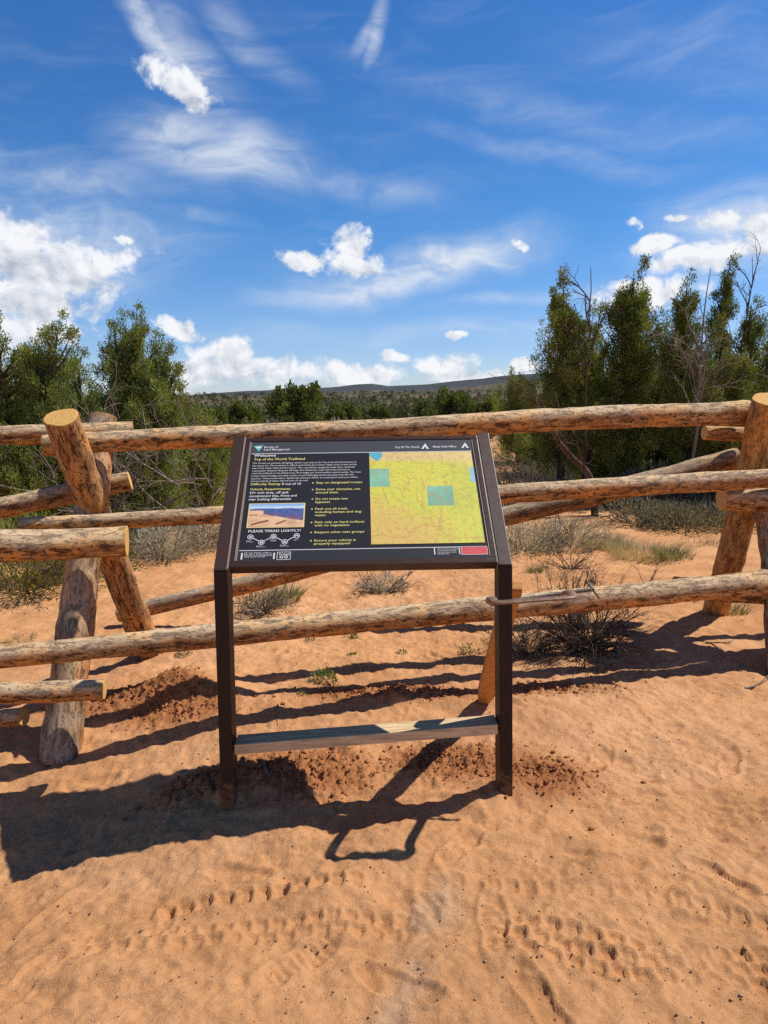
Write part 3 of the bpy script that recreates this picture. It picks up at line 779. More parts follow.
# footer right
bx, bt = pq(CD, 138, 190); bx2, bt2 = pq(CD, 146, 124); strip('footer_bar', bx, bx + 0.004, bt, bt2, M_WHITE, 0.0014)
tx('footer_notes', 'Carry a map and plenty of water\nTell someone where you are going\nand when you will be back. Stay\non the road. Leave no trace and\nleave what you find.', CD, 164, 126, 360, 11, M_WHITE, 0.004, 0.98)
bx, bt = pq(CD, 378, 186); bx2, bt2 = pq(CD, 386, 122); strip('footer_bar', bx, bx + 0.004, bt, bt2, M_WHITE, 0.0014)
x0, t0 = pq(CD, 404, 190); x1, t1 = pq(CD, 640, 110)
rl = strip('red_label', x0, x1, t0, t1, M_RED, 0.0012)
rb = Geo()
for a, b in (((x0, t0), (x1, t0)), ((x1, t0), (x1, t1)), ((x1, t1), (x0, t1)), ((x0, t1), (x0, t0))): flat_line(rb, a, b, 0.0009, 0.0018)
rb.build('red_label_border', M_WHITE, panel, False)
tx('red_label_text', '   IN AN EMERGENCY\n         CALL 911\nSHERIFF 435-259-8115\n   SEARCH & RESCUE', CD, 418, 132, 624, 11, M_WHITE, 0.012, 1.05)

# picture inset: slickrock rim above a blue valley
def picture(name, x0, x1, t0, t1, nu, nv, fn, n=0.0016, parent=None, skew=None):
    U, Vv = np.meshgrid(np.linspace(0, 1, nu), np.linspace(0, 1, nv))
    C = fn(U.ravel(), Vv.ravel())
    P = []
    for u, v in zip(U.ravel(), Vv.ravel()): P.append(S(x0 + (x1 - x0) * u, t0 + (t1 - t0) * v, n))
    I = np.arange(nu * nv).reshape(nv, nu)
    Q = np.stack([I[:-1, :-1], I[:-1, 1:], I[1:, 1:], I[1:, :-1]], -1).reshape(-1, 4)
    return mesh(name, np.array(P), Q, M_PRINT, parent or panel, False, {'tint': ('FLOAT_COLOR', np.clip(C, 0, 1))})
def mixc(a, b, k): return a * (1 - k[:, None]) + b * k[:, None]
def photo_fn(u, v):
    sky = mixc(np.array([0.62, 0.76, 0.85]), np.array([0.20, 0.42, 0.78]), sstep(0.80, 1.0, v))
    hz = 0.80 + 0.03 * vnoise(u * 8, u * 0, 3)
    land = mixc(np.array([0.28, 0.13, 0.16]), np.array([0.10, 0.16, 0.42]), sstep(0.1, 0.7, v + 0.3 * vnoise(u * 9, v * 14, 5)))
    land = land * (0.8 + 0.5 * fbm(u * 20, v * 40, 7, 3))[:, None]
    c = np.where((v > hz)[:, None], sky, land)
    rim = np.where(u < 0.26, 0.72 - 0.05 * u, 0.55 - 0.36 * np.clip(u - 0.26, 0, 1) * 1.15) + 0.02 * vnoise(u * 30, u * 0, 9)
    rock = np.array([0.80, 0.50, 0.29]) * (0.95 + 0.35 * fbm(u * 6, v * 9, 11, 3))[:, None]
    dk = ((np.abs(v - (0.10 + 0.55 * (u - 0.05))) < 0.035) & (u > 0.05) & (u < 0.36)) | ((np.abs(v - (0.10 + 0.9 * (u - 0.5))) < 0.03) & (u > 0.5) & (u < 0.68)) | ((np.abs(v - 0.52) < 0.02) & (u < 0.16))
    rock = np.where(dk[:, None], np.array([0.16, 0.055, 0.04]), rock)
    return np.where((v < rim)[:, None], rock, c)
x0, t0 = pq(CC, 102, 300); x1, t1 = pq(CC, 636, 72)
strip('picture_border', x0, x1, t0, t1, M_CREAM, 0.0012)
picture('picture_inset', x0 + .005, x1 - .005, t0 + .004, t1 - .004, 110, 60, photo_fn)

def map_fn(u, v):
    n = fbm(u * 3.2, v * 3.0, 21, 5); n2 = fbm(u * 7, v * 7, 27, 4)
    c = mixc(np.array([0.76, 0.76, 0.105]), np.array([0.66, 0.72, 0.10]), sstep(-0.3, 0.3, n))
    org = sstep(0.42, 0.16, v + 0.32 * n + 0.18 * (u - 0.35)) * sstep(0.85, 0.45, u)
    c = mixc(c, np.array([0.84, 0.55, 0.16]), org * 0.75)
    org2 = sstep(0.10, 0.0, np.abs(u - 0.12 - 0.5 * n)) * sstep(0.62, 0.5, v)
    c = mixc(c, np.array([0.84, 0.58, 0.18]), org2 * 0.6)
    top = (v > 0.895 + 0.01 * (u < 0.1)); c = np.where(top[:, None], np.array([0.86, 0.66, 0.24]), c)
    tr = sstep(0.80, 0.95, v + 0.3 * (u - 0.9) + 0.1 * n); c = mixc(c, np.array([0.88, 0.70, 0.26]), np.clip(tr, 0, 1) * 0.8)
    teal = np.array([0.26, 0.64, 0.42])
    r1 = (u < 0.185) & (v > 0.60) & (v < 0.81); r2 = (u > 0.53) & (u < 0.775) & (v > 0.385) & (v < 0.60)
    c = np.where((r1 | r2)[:, None], teal * (0.9 + 0.3 * n2)[:, None], c)
    r3 = (u > 0.955) & (v > 0.64) & (v < 0.81); c = np.where(r3[:, None], np.array([0.34, 0.66, 0.70]), c)
    # contour and road lines
    for (k, w, s_, colr, am) in ((9, 0.14, 31, np.array([0.46, 0.40, 0.10]), 0.40), (5, 0.10, 35, np.array([0.62, 0.32, 0.10]), 0.36)):
        q = (fbm(u * 2.6, v * 2.6, s_, 5) * k) % 1; ln = (np.abs(q - 0.5) < w).astype(float) * am * (vnoise(u * 40, v * 40, 41) > -0.2)
        c = mixc(c, colr, ln)
    rd = (np.abs(u - 0.53 - 0.05 * np.sin(v * 9) - 0.10 * vnoise(v * 7, u * 0, 45)) < 0.006) | (np.abs(v - 0.10 - 0.12 * np.exp(-((u - 0.5) / 0.12) ** 2) + 0.06 * u - 0.05 * vnoise(u * 9, u * 0, 47)) < 0.009) | \
         (np.abs(u - 0.66 - 0.2 * (v - 0.4) * (v < 0.4)) < 0.005) & (v < 0.4)
    c = mixc(c, np.array([0.62, 0.30, 0.12]), rd * 0.38)
    c = mixc(c, np.array([0.35, 0.36, 0.20]), ((v > 0.93) & (v < 0.945) & (u > 0.2) & (u < 0.72) & (vnoise(u * 60, v * 3, 3) > -0.1)) * 0.45)
    gr = ((np.abs((u * 7) % 1 - 0.5) < 0.02) | (np.abs((v * 6) % 1 - 0.5) < 0.018)) * 0.16
    c = mixc(c, np.array([0.45, 0.42, 0.15]), gr)
    tri = (v > 0.90) & (u < 0.125) & (np.abs(u - 0.07) < 0.075 * (v - 0.90) / 0.075 + 0.008)
    c = np.where(tri[:, None], np.array([0.12, 0.50, 0.55]), c)
    return c * np.array([0.95, 0.91, 1.0])
cs = [pq(CB, 62, 602), pq(CB, 690, 590), pq(CB, 606, 92), pq(CB, 50, 96)]
x0 = (cs[0][0] + cs[3][0]) / 2; x1 = (cs[1][0] + cs[2][0]) / 2; t0 = (cs[0][1] + cs[1][1]) / 2; t1 = (cs[2][1] + cs[3][1]) / 2
mp = picture('map', x0, min(x1, PW / 2 - 0.014), t0, th_ - 0.003, 300, 280, map_fn)
mp['label'] = 'yellow topographic trail map with teal squares'

# wooden crossbar between the posts
xi = XB0 + 0.008
def Sg(xl, yl, z): return np.array([SO[0] + xl * cy - yl * sy, SO[1] + xl * sy + yl * cy, z])
fy = (S(0, T0, 0.006) - SO)[1]
zl, zr = 0.262, 0.322
P = [Sg(-xi, fy + .010, zl - .043), Sg(xi, fy + .010, zr - .043), Sg(xi, fy + .099, zr - .043), Sg(-xi, fy + .099, zl - .043),
     Sg(-xi, fy + .010, zl), Sg(xi, fy + .010, zr), Sg(xi, fy + .099, zr), Sg(-xi, fy + .099, zl)]
V, Fc = rbox(P); cb = bevel(mesh('crossbar', V, Fc, M_BOARD, sign, False), 0.003); cb['label'] = 'weathered grey wooden board wedged between the two brown posts'

# leaning stake behind the right post
sb = gp(484, 700); stt = at(512, 592, 2.80)
g = Geo()
stk = empty('wooden_stake', sb, 'orange pointed wooden stake leaning against the back of the right sign post', 'stake')
ax = (stt - sb); ax /= np.linalg.norm(ax); sd = np.array([1, -0.15, 0.0]); sd -= ax * np.dot(sd, ax); sd /= np.linalg.norm(sd); nn = np.cross(ax, sd)
bot = sb - ax * 0.12; top = stt + ax * 0.05
V = []
for (p, w, th) in ((bot, 0.012, 0.010), (sb + ax * 0.10, 0.042, 0.022), (top - ax * 0.02, 0.036, 0.020), (top, 0.034, 0.016)):
    for a_, b_ in ((-1, -1), (1, -1), (1, 1), (-1, 1)): V.append(p + sd * w * a_ + nn * th * b_)
Fc = [(3, 2, 1, 0), (12, 13, 14, 15)] + [(i * 4 + j, i * 4 + (j + 1) % 4, (i + 1) * 4 + (j + 1) % 4, (i + 1) * 4 + j) for i in range(3) for j in range(4)]
mesh('shaft', np.array(V), Fc, M_STAKE, stk, False)

# C clamp gripping the right post
cl = empty('c_clamp', at(530, 602, 2.45), 'rusty steel C clamp gripping the right sign post', 'clamp')
z1 = at(494, 603, 2.44); z2 = at(575, 597, 2.44)
b1 = at(492, 605, 2.63); b2 = at(566, 598, 2.66)
def smoothpath(P, n=8):
    P = [np.array(p) for p in P]; out = []
    for i in range(len(P) - 1):
        p0 = P[max(i - 1, 0)]; p1 = P[i]; p2 = P[i + 1]; p3 = P[min(i + 2, len(P) - 1)]
        for k in range(n):
            t = k / n; out.append(0.5 * ((2 * p1) + (-p0 + p2) * t + (2 * p0 - 5 * p1 + 4 * p2 - p3) * t * t + (-p0 + 3 * p1 - 3 * p2 + p3) * t ** 3))
    out.append(P[-1]); return np.array(out)
u_ = (z2 - z1) / np.linalg.norm(z2 - z1); bk = np.array([0, 1.0, 0]) * 1.0
jl = b1 + np.array([0.0, 0.03, 0.0]); jr = b2 + np.array([0.0, 0.03, 0.0])
path = smoothpath([jl + u_ * 0.012, jl, z1 + bk * 0.06 - u_ * 0.0, z1 + bk * 0.012 + u_ * 0.006, z1 + u_ * 0.04, (z1 + z2) / 2, z2 - u_ * 0.045, z2 - u_ * 0.006 + bk * 0.014, z2 + bk * 0.07 - u_ * 0.004, jr - u_ * 0.0, jr + np.array([0, 0.02, 0])], 7)
# flat I-section bar: wide in the plane, thin in height
V, Fc = tube(path, 0.0190, 10)
ctr = np.repeat(path, 10, axis=0); V = ctr + (V - ctr) * np.array([1.0, 1.0, 0.36])
mesh('clamp_frame', V, Fc, M_STEEL, cl)
sc0 = jl + u_ * 0.075 + np.array([0, 0.004, 0.0]); scE = jr + u_ * 0.118 + np.array([0, 0.004, 0.017])
pts = np.linspace(sc0, scE, 130)
rad = 0.0078 + 0.0011 * np.sin(np.arange(130) * 2.1)
V, Fc = tube(pts, rad, 10); mesh('screw', V, Fc, M_GSTEEL, cl)
V, Fc = tube([sc0 - u_ * 0.008, sc0, sc0 + u_ * 0.004, sc0 + u_ * 0.010], [0.015, 0.015, 0.010, 0.007], 14); mesh('pad', V, Fc, M_STEEL, cl)
V, Fc = tube([jl - u_ * 0.002, jl + u_ * 0.012, jl + u_ * 0.016], [0.014, 0.013, 0.011], 14); mesh('jaw', V, Fc, M_STEEL, cl)
V, Fc = tube(np.linspace(jr - u_ * 0.020, jr + u_ * 0.020, 4), [0.014, 0.015, 0.015, 0.014], 14); mesh('boss', V, Fc, M_STEEL, cl)
hd = np.array([0.35, -0.55, -0.52]); hd /= np.linalg.norm(hd)
hp = [scE - u_ * 0.006 - hd * 0.045, scE - u_ * 0.006 - hd * 0.042, scE - u_ * 0.006 + hd * 0.042, scE - u_ * 0.006 + hd * 0.045]
V, Fc = tube(hp, [0.0058, 0.0045, 0.0045, 0.0058], 10); mesh('handle', V, Fc, M_GSTEEL, cl)

# ------------------------------------------------------------------ vegetation
def leaves(C, Dr, L, Wd, col, g, ridge=False):
    """kite shaped faces at C along Dr"""
    n = len(C); Dr = Dr / (np.linalg.norm(Dr, axis=1)[:, None] + 1e-9)
    rnd = g.normal(size=(n, 3)); Sd = np.cross(Dr, rnd); Sd /= np.linalg.norm(Sd, axis=1)[:, None] + 1e-9
    L = np.broadcast_to(L, (n,))[:, None]; Wd = np.broadcast_to(Wd, (n,))[:, None]
    A = C; B = C + Dr * L * 0.45 + Sd * Wd * 0.5; T = C + Dr * L; B2 = C + Dr * L * 0.45 - Sd * Wd * 0.5
    V = np.stack([A, B, T, B2], 1).reshape(-1, 3)
    Q = np.arange(4 * n).reshape(n, 4)
    return V, Q, np.repeat(col, 4, axis=0)

def tree(name, label, base, stems, prof, seed, nclump=150, per=95, leaf=(0.038, 0.0135), clr=((0.060, 0.085, 0.022), (0.135, 0.150, 0.040)),
         crad=0.15, trunk_r=0.07, limb_every=1, dead=0, group=None, upt=0.55, cat='tree', fill=1.0, trunk_mat=None):
    """stems: list of (dx, dy, height, halfwidth, t0); prof(t) crown half width factor"""
    g = np.random.default_rng(seed); base = np.asarray(base, float)
    o = empty(name, base, label, cat, group)
    TR = Geo(); DV = Geo(); LV = []; LQ = []; LC = []; off = 0
    for (dx, dy, h, hw, t0) in stems:
        k = 10; ts = np.linspace(0, 1, k)
        wob = np.cumsum(g.normal(size=(k, 2)) * 0.02 * h / 3, axis=0); wob[0] = 0
        P = np.stack([base[0] + dx * ts ** 0.8 + wob[:, 0], base[1] + dy * ts ** 0.8 + wob[:, 1], base[2] - 0.1 + (h * 0.93 + 0.1) * ts], -1)
        V, Fc = tube(P, trunk_r * (1 - ts) ** 0.8 + 0.0015, 8, True, 0.25, seed); TR.add(V, Fc)
        nl = max(8, int(nclump / 3)); lobes = [(1.0, 0.0, 0.0)]
        for i in range(nl): lobes.append((t0 + (0.94 - t0) * ((i + g.random()) / nl), g.random() * 6.283, 0.30 + 0.65 * g.random() ** 0.7))
        for li, (t, az, rf) in enumerate(lobes):
            pr = max(prof(min(t, 0.97)) * hw, 0.12 * hw) * (0.75 + 0.5 * g.random())
            sp = np.array([np.interp(t * 0.95, ts, P[:, j]) for j in range(3)])
            out = np.array([math.cos(az), math.sin(az), 0.0])
            lc = sp + out * pr * rf + np.array([0, 0, 0.25 * upt * pr])
            lr = (0.30 + 0.22 * g.random()) * max(pr, 0.3 * hw); lh = lr * (1.5 + 1.3 * g.random())
            if li == 0: lc = sp - np.array([0, 0, 0.01 * h]); lr = max(0.17 * hw, 0.05); lh = 0.10 * h; rf = 0
            axis = out * 0.35 + np.array([0, 0, 1.0]) + g.normal(size=3) * 0.15; axis /= np.linalg.norm(axis)
            if li: V, Fc = tube([sp - np.array([0, 0, 0.12]), (sp * 0.4 + lc * 0.6) - np.array([0, 0, 0.05]), lc + axis * lh * 0.5], [0.020 + 0.02 * (1 - t), 0.014, 0.004], 5, False); TR.add(V, Fc)
            lt_ = g.random()
            for q_ in range(13 if li else 18):
                s_ = g.uniform(-1, 1); w_ = lr * (1 - abs(s_) ** 1.5 * (0.9 if s_ > 0 else 0.5))
                rd = g.normal(size=3); rd -= axis * np.dot(rd, axis); rd /= np.linalg.norm(rd)
                c0 = lc + axis * lh * s_ + rd * w_ * (0.35 + 0.65 * g.random())
                cr = crad * (0.32 + 0.42 * g.random()) * min(1.0, 0.45 + lr / 0.25)
                m_ = max(4, int(per * 1.9 * (cr / crad) ** 1.6 * fill))
                q = g.normal(size=(m_, 3)); q /= np.linalg.norm(q, axis=1)[:, None]
                q = q * (g.random((m_, 1)) ** 0.5) * cr * np.array([1, 1, 1.35])
                outd = (c0 - sp) * np.array([1, 1, 0]); outd /= np.linalg.norm(outd) + 1e-6
                Dr = q / (cr + 1e-6) * 0.6 + outd * 0.4 + np.array([0, 0, 0.8]) + g.normal(size=(m_, 3)) * 0.4
                kk = np.clip(0.30 * lt_ + 0.55 * g.random() ** 1.3 + 0.20 * g.random((m_, 1)), 0, 1)
                col = np.array(clr[0]) * (1 - kk) + np.array(clr[1]) * kk
                if g.random() < 0.035: col = np.array([0.16, 0.11, 0.055]) * (0.7 + 0.6 * g.random((m_, 1)))
                V, Q, Cc = leaves(c0 + q, Dr, leaf[0] * (0.6 + 0.8 * g.random(m_)), leaf[1] * (0.6 + 0.8 * g.random(m_)), col, g)
                LV.append(V); LQ.append(Q + off); LC.append(Cc); off += len(V)
    TR.build('trunk', trunk_mat or M_TRUNK, o)
    if off: mesh('crown', np.concatenate(LV), np.concatenate(LQ), M_LEAF, o, False, {'tint': ('FLOAT_COLOR', np.concatenate(LC))})
    if dead:
        for i in range(dead):
            dx, dy, h, hw, t0 = stems[i % len(stems)]
            t = 0.15 + 0.6 * g.random(); sp = base + np.array([dx * t, dy * t, h * t])
            twig(DV, sp, np.array([g.normal(), -abs(g.normal()) - 0.6, 0.3 * g.normal() + 0.1]), min(hw, 0.5) * (0.6 + 0.4 * g.random()), 0.009, 3, g)
        DV.build('dead_branches', M_DEAD, o)
    return o

def twig(G, p, d, L, r, depth, g, spread=0.55, sides=4, kids=3):
    d = d / np.linalg.norm(d); n = 5; P = [p]
    for i in range(n):
        d = d + g.normal(size=3) * 0.16; d /= np.linalg.norm(d); P.append(P[-1] + d * L / n)
    V, Fc = tube(P, np.linspace(r, r * 0.45, n + 1), sides, False); G.add(V, Fc)
    if depth > 0:
        for k in range(kids):
            i = g.integers(1, n + 1); dd = d + g.normal(size=3) * spread
            twig(G, P[i], dd, L * (0.45 + 0.3 * g.random()), r * 0.55, depth - 1, g, spread, sides, kids)

col_prof = lambda t: (np.clip(math.sin(math.pi * min(1, (t * 0.885 + 0.10))) ** 0.65, 0.05, 1)) * (0.78 + 0.22 * math.sin(t * 19 + 1))
cone_prof = lambda t: max(0.05, (1 - t) ** 0.7) * (0.72 + 0.28 * math.sin(t * 17))
dome_prof = lambda t: max(0.08, math.sqrt(max(0, 1 - (t * 1.0) ** 2.2))) * (0.8 + 0.2 * math.sin(t * 13 + 2))

def tree_at(px, D): 
    P = at(px, 500, D); return np.array([P[0], D, ground(P[0], D)])
def top_h(px, py, D):
    return at(px, py, D)[2] - ground(at(px, py, D)[0], D)

JD = ((0.070, 0.105, 0.028), (0.33, 0.36, 0.088))
JL = ((0.090, 0.135, 0.034), (0.38, 0.43, 0.105))
RG = 'junipers standing behind the fence on the right'
def jr(px, top, D, hw_px, seed, label, t0=0.10, prof=col_prof, n=220, **kw):
    b = tree_at(px, D); h = top_h(px, top, D); hw = hw_px * 1.2 * D / F_PX
    return tree('juniper_tree', label, b, [(0, 0, h, hw, t0)], prof, seed, nclump=n, group=RG, clr=JD, **kw)
jr(560, 258, 11.0, 27, 101, 'slim columnar juniper, leftmost of the tall ones on the right', t0=0.24, n=240, dead=1)
jr(626, 250, 11.2, 33, 102, 'broad columnar juniper with rounded top just right of the bare snag', n=320, t0=0.2, dead=1)
jr(678, 258, 10.8, 26, 103, 'narrow juniper directly behind the pale dead branches', n=150, t0=0.25)
jr(705, 238, 11.6, 27, 104, 'juniper with the sharpest and highest tip on the right', n=170, prof=cone_prof)
jr(735, 290, 12.2, 30, 105, 'shorter juniper between the sharp tipped one and the right edge', n=170)
jr(775, 262, 11.0, 27, 106, 'tall juniper at the right edge of the photo', n=200)
jr(590, 330, 12.0, 26, 107, 'low juniper filling the gap beneath the bare snag', n=130)
jr(655, 345, 12.3, 34, 108, 'low wide juniper at the foot of the tall pair', n=170, prof=dome_prof)
jr(728, 350, 10.2, 40, 109, 'low dark juniper behind the right buck of the fence', n=200, prof=dome_prof, t0=0.05)
jr(795, 340, 9.6, 36, 110, 'low juniper right of the fence buck', n=120, prof=dome_prof, t0=0.05)
jr(570, 425, 13.5, 34, 114, 'low dark juniper beneath the slim column', n=140, prof=dome_prof, t0=0.05)
jr(640, 430, 12.9, 40, 115, 'dark bushy juniper skirt under the broad column', n=170, prof=dome_prof, t0=0.0)
jr(535, 432, 14.5, 34, 116, 'low wide juniper at the upper right corner of the sign', n=130, prof=dome_prof, t0=0.0)
jr(600, 440, 14.0, 40, 117, 'dark low juniper mass below the bare snag', n=150, prof=dome_prof, t0=0.0)
jr(690, 425, 13.2, 46, 118, 'dark low juniper mass left of the right fence buck', n=170, prof=dome_prof, t0=0.0)
jr(517, 372, 17.0, 26, 111, 'small dark juniper just left of the tall right hand group', n=150, prof=dome_prof, t0=0.08)

# bare snags
def snag(px, base_y, top, D, label, seed, spread, mat, n=12, lean=0.0, r=0.03, Lf=0.25):
    b = tree_at(px, D); h = top_h(px, top, D); g = np.random.default_rng(seed)
    o = empty('dead_tree', b, label, 'tree')
    G = Geo(); ts = np.linspace(0, 1, 12); wob = np.cumsum(g.normal(size=(12, 2)) * 0.02, axis=0)
    P = np.stack([b[0] + wob[:, 0] + lean * ts, b[1] + wob[:, 1], b[2] - 0.1 + (h + 0.1) * ts], -1)
    V, Fc = tube(P, r * (1 - ts * 0.85), 7); G.add(V, Fc)
    G.build('trunk', mat, o)
    B = Geo()
    for i in range(n):
        t = 0.35 + 0.6 * g.random(); sp = np.array([np.interp(t, ts, P[:, j]) for j in range(3)])
        a = g.random() * 6.28; twig(B, sp, np.array([math.cos(a) * spread, math.sin(a) * spread, 0.85]), h * Lf * (1.15 - t) * 1.3 + 0.25, r * 0.42, 2, g, 0.35)
    B.build('branches', mat, o)
    return o
snag(581, 500, 268, 10.6, 'thin bare dark snag between the two leftmost tall junipers', 201, 0.35, M_TRUNK, 9, r=0.032, Lf=0.16)
snag(690, 500, 268, 9.9, 'pale bleached dead tree with many upright bare limbs', 202, 0.3, M_DEAD, 10, 0.05, r=0.032, Lf=0.20)
snag(738, 500, 256, 11.3, 'sparse half bare snag near the right edge', 203, 0.3, M_TRUNK, 8, r=0.026, Lf=0.14)
# crooked dark trunk leaning at the foot of the group
g = np.random.default_rng(5); G = Geo(); b = tree_at(600, 9.6); o = empty('leaning_trunk', b, 'crooked dark juniper trunk leaning left below the tall junipers', 'tree trunk')
P = smoothpath([b - [0.05, 0, 0.1], at(590, 478, 9.6), at(572, 458, 9.6), at(556, 438, 9.6), at(550, 420, 9.6)], 4)
V, Fc = tube(P, np.linspace(0.055, 0.03, len(P)), 8); G.add(V, Fc)
for i in (5, 8, 11, 13): twig(G, P[i], np.array([-0.3, -0.2, 0.8]), 0.7, 0.016, 2, g)
G.build('trunk', M_TRUNK, o)

# left group
LG = 'junipers standing behind the fence on the left'
def jl_(px, D, stems, seed, label, **kw):
    b = tree_at(px, D); ss = []
    for (tpx, tpy, hwp, t0) in stems:
        T = at(tpx, tpy, D); ss.append((T[0] - b[0], 0.1, T[2] - b[2], hwp * D / F_PX, t0))
    return tree('juniper_tree', label, b, ss, kw.pop('prof', dome_prof), seed, group=LG, clr=JL, leaf=(0.031, 0.0110), per=kw.pop('per', 105), crad=kw.pop('crad', 0.125), **kw)
jl_(28, 8.2, [(62, 303, 40, 0.25), (22, 320, 44, 0.2), (-12, 308, 46, 0.2)], 301, 'loose juniper at the left edge with ragged tops against the cloud', nclump=125, dead=1, upt=0.4)
jl_(128, 8.6, [(110, 300, 44, 0.10), (141, 295, 50, 0.08), (168, 335, 44, 0.08)], 302, 'twin topped juniper standing left of the sign', nclump=165, prof=lambda t: max(0.12, (1 - t) ** 0.45) * (0.8 + 0.2 * math.sin(t * 17)), dead=2, upt=0.35)
jl_(70, 9.4, [(84, 345, 56, 0.02), (25, 360, 60, 0.02)], 303, 'lower juniper filling in between the two left hand ones', nclump=120, upt=0.3)
jl_(190, 9.6, [(180, 400, 46, 0.0), (214, 440, 34, 0.0), (150, 420, 46, 0.0)], 304, 'bushy low juniper reaching toward the left side of the sign', nclump=95, upt=0.3, dead=3)
jl_(-60, 8.0, [(-60, 315, 60, 0.05)], 305, 'dense juniper mostly outside the left edge', nclump=150, upt=0.4)
jl_(20, 8.0, [(15, 430, 60, 0.0), (85, 435, 56, 0.0)], 306, 'shaded low juniper skirt behind the left buck of the fence', nclump=110, upt=0.3, dead=5)
jl_(235, 13.5, [(235, 425, 34, 0.0), (262, 432, 30, 0.0)], 307, 'rounded low juniper half hidden by the upper left corner of the sign', nclump=90, upt=0.3)
# bare twig tangle under the left junipers
for i, (px, D) in enumerate(((70, 7.6), (165, 7.9), (205, 8.3), (120, 7.4))):
    g = np.random.default_rng(400 + i); G = Geo(); b = tree_at(px, D)
    o = empty('dead_branch_tangle', b, ['bare grey branch tangle just behind the top cut log', 'bare branch tangle right of the left fence buck', 'bare branch tangle beside the left side of the sign', 'low bare branches crossing behind the left buck'][i], 'dead branches', 'bare branches under the left junipers')
    for k in range(6):
        twig(G, b + np.array([g.normal() * 0.15, 0, 0.1 + 0.7 * g.random()]), np.array([g.normal(), -0.2, 0.5 * g.random() + 0.1]), 0.75, 0.013, 3, g, 0.6)
    G.build('branches', M_DEAD, o)

# mid distance junipers told apart on their own
MG = 'single junipers on the plain beyond the fence'
for i, (px, top, D, hwp, lb) in enumerate([(303, 389, 42, 27, 'round juniper on the plain above the left half of the sign'), (345, 408, 46, 16, 'small juniper just right of the round one on the plain'),
                                  (455, 396, 50, 22, 'juniper on the plain above the right half of the sign'), (425, 404, 60, 16, 'smaller juniper left of the one above the map'),
                                  (487, 403, 40, 16, 'juniper on the plain next to the dark one at the right'), (248, 412, 36, 20, 'low juniper on the plain near the upper left corner of the sign'),
                                  (380, 411, 55, 14, 'little juniper on the plain above the middle of the sign'), (215, 416, 34, 18, 'low juniper between the left trees and the sign')]):
    b = tree_at(px, D); h = top_h(px, top, D)
    tree('juniper_tree', lb, b, [(0, 0, h, hwp * D / F_PX, 0.05)], dome_prof, 500 + i, nclump=90, per=50, leaf=(0.2, 0.10), crad=0.42 * D / 42, clr=((0.075, 0.10, 0.028), (0.24, 0.27, 0.065)), trunk_r=0.12, group=MG, limb_every=3, upt=0.2)

# far woodland dots, one mass
g = np.random.default_rng(77)
def woodland(n, r0, r1, per, size, seed, V_, Q_, C_, off):
    g = np.random.default_rng(seed)
    for i in range(n):
        y = r0 * (r1 / r0) ** g.random(); x = (g.random() - 0.5) * y * 1.9
        z = ground(x, y); hgt = size * (0.5 + 0.9 * g.random()); w = hgt * (0.45 + 0.35 * g.random())
        q = g.normal(size=(per, 3)); q /= np.linalg.norm(q, axis=1)[:, None]; q *= g.random((per, 1)) ** 0.4
        C = np.array([x, y, z + hgt * 0.5]) + q * np.array([w * .6, w * .6, hgt * 0.55])
        k = np.clip(g.random() + 0.3 * (g.random((per, 1)) - 0.5), 0, 1); a = 1 if g.random() < 0.7 else 0
        c = (np.array([0.050, 0.062, 0.022]) * (1 - k) + np.array([0.11, 0.115, 0.045]) * k) if a else (np.array([0.13, 0.125, 0.075]) * (1 - k) + np.array([0.20, 0.17, 0.11]) * k)
        V, Q, Cc = leaves(C, q + np.array([0, 0, 0.5]), hgt * 0.30, hgt * 0.24, c, g)
        V_.append(V); Q_.append(Q + off); C_.append(Cc); off += len(V)
    return off
V_, Q_, C_ = [], [], []; off = 0
off = woodland(420, 42, 120, 80, 1.0, 1, V_, Q_, C_, off)
off = woodland(5200, 100, 560, 26, 1.8, 2, V_, Q_, C_, off)
off = woodland(500, 22, 60, 90, 0.6, 3, V_, Q_, C_, off)
o = mesh('juniper_woodland', np.concatenate(V_), np.concatenate(Q_), M_LEAF, None, False, {'tint': ('FLOAT_COLOR', np.concatenate(C_))})
tag(o, 'scattered junipers and scrub covering the far plain', None, None, 'stuff')

# brush, sagebrush, grass tufts
def blades(c, n, h, spread, colA, colB, g, w=0.003, lean=0.6, seg=3):
    """curved grass blades as narrow strips"""
    V = []; Q = []; C = []
    az = g.random(n) * 6.283; rr = spread * np.sqrt(g.random(n)) * 0.5
    x0 = c[0] + np.cos(az) * rr; y0 = c[1] + np.sin(az) * rr
    H = h * (0.4 + 0.7 * g.random(n)); le = lean * (0.2 + g.random(n)) * H; a2 = az + g.normal(size=n) * 0.8
    k = g.random((n, 1)); col = np.array(colA) * (1 - k) + np.array(colB) * k
    sx = -np.sin(a2 + 1.57 * g.random(n)); sy_ = np.cos(a2)
    rows = []
    for s_ in range(seg + 1):
        t = s_ / seg; wd = w * (1 - t * 0.85)
        cx = x0 + np.cos(a2) * le * t ** 1.7; cyy = y0 + np.sin(a2) * le * t ** 1.7; cz = c[2] - 0.01 + H * t * (1 - 0.18 * t)
        rows.append(np.stack([np.stack([cx - sx * wd, cyy - sy_ * wd, cz], -1), np.stack([cx + sx * wd, cyy + sy_ * wd, cz], -1)], 1))
    A = np.stack(rows, 1)  # n, seg+1, 2, 3
    idx = np.arange(n * (seg + 1) * 2).reshape(n, seg + 1, 2)
    Q = np.stack([idx[:, :-1, 0], idx[:, :-1, 1], idx[:, 1:, 1], idx[:, 1:, 0]], -1).reshape(-1, 4)
    return A.reshape(-1, 3), Q, np.repeat(col, (seg + 1) * 2, axis=0)

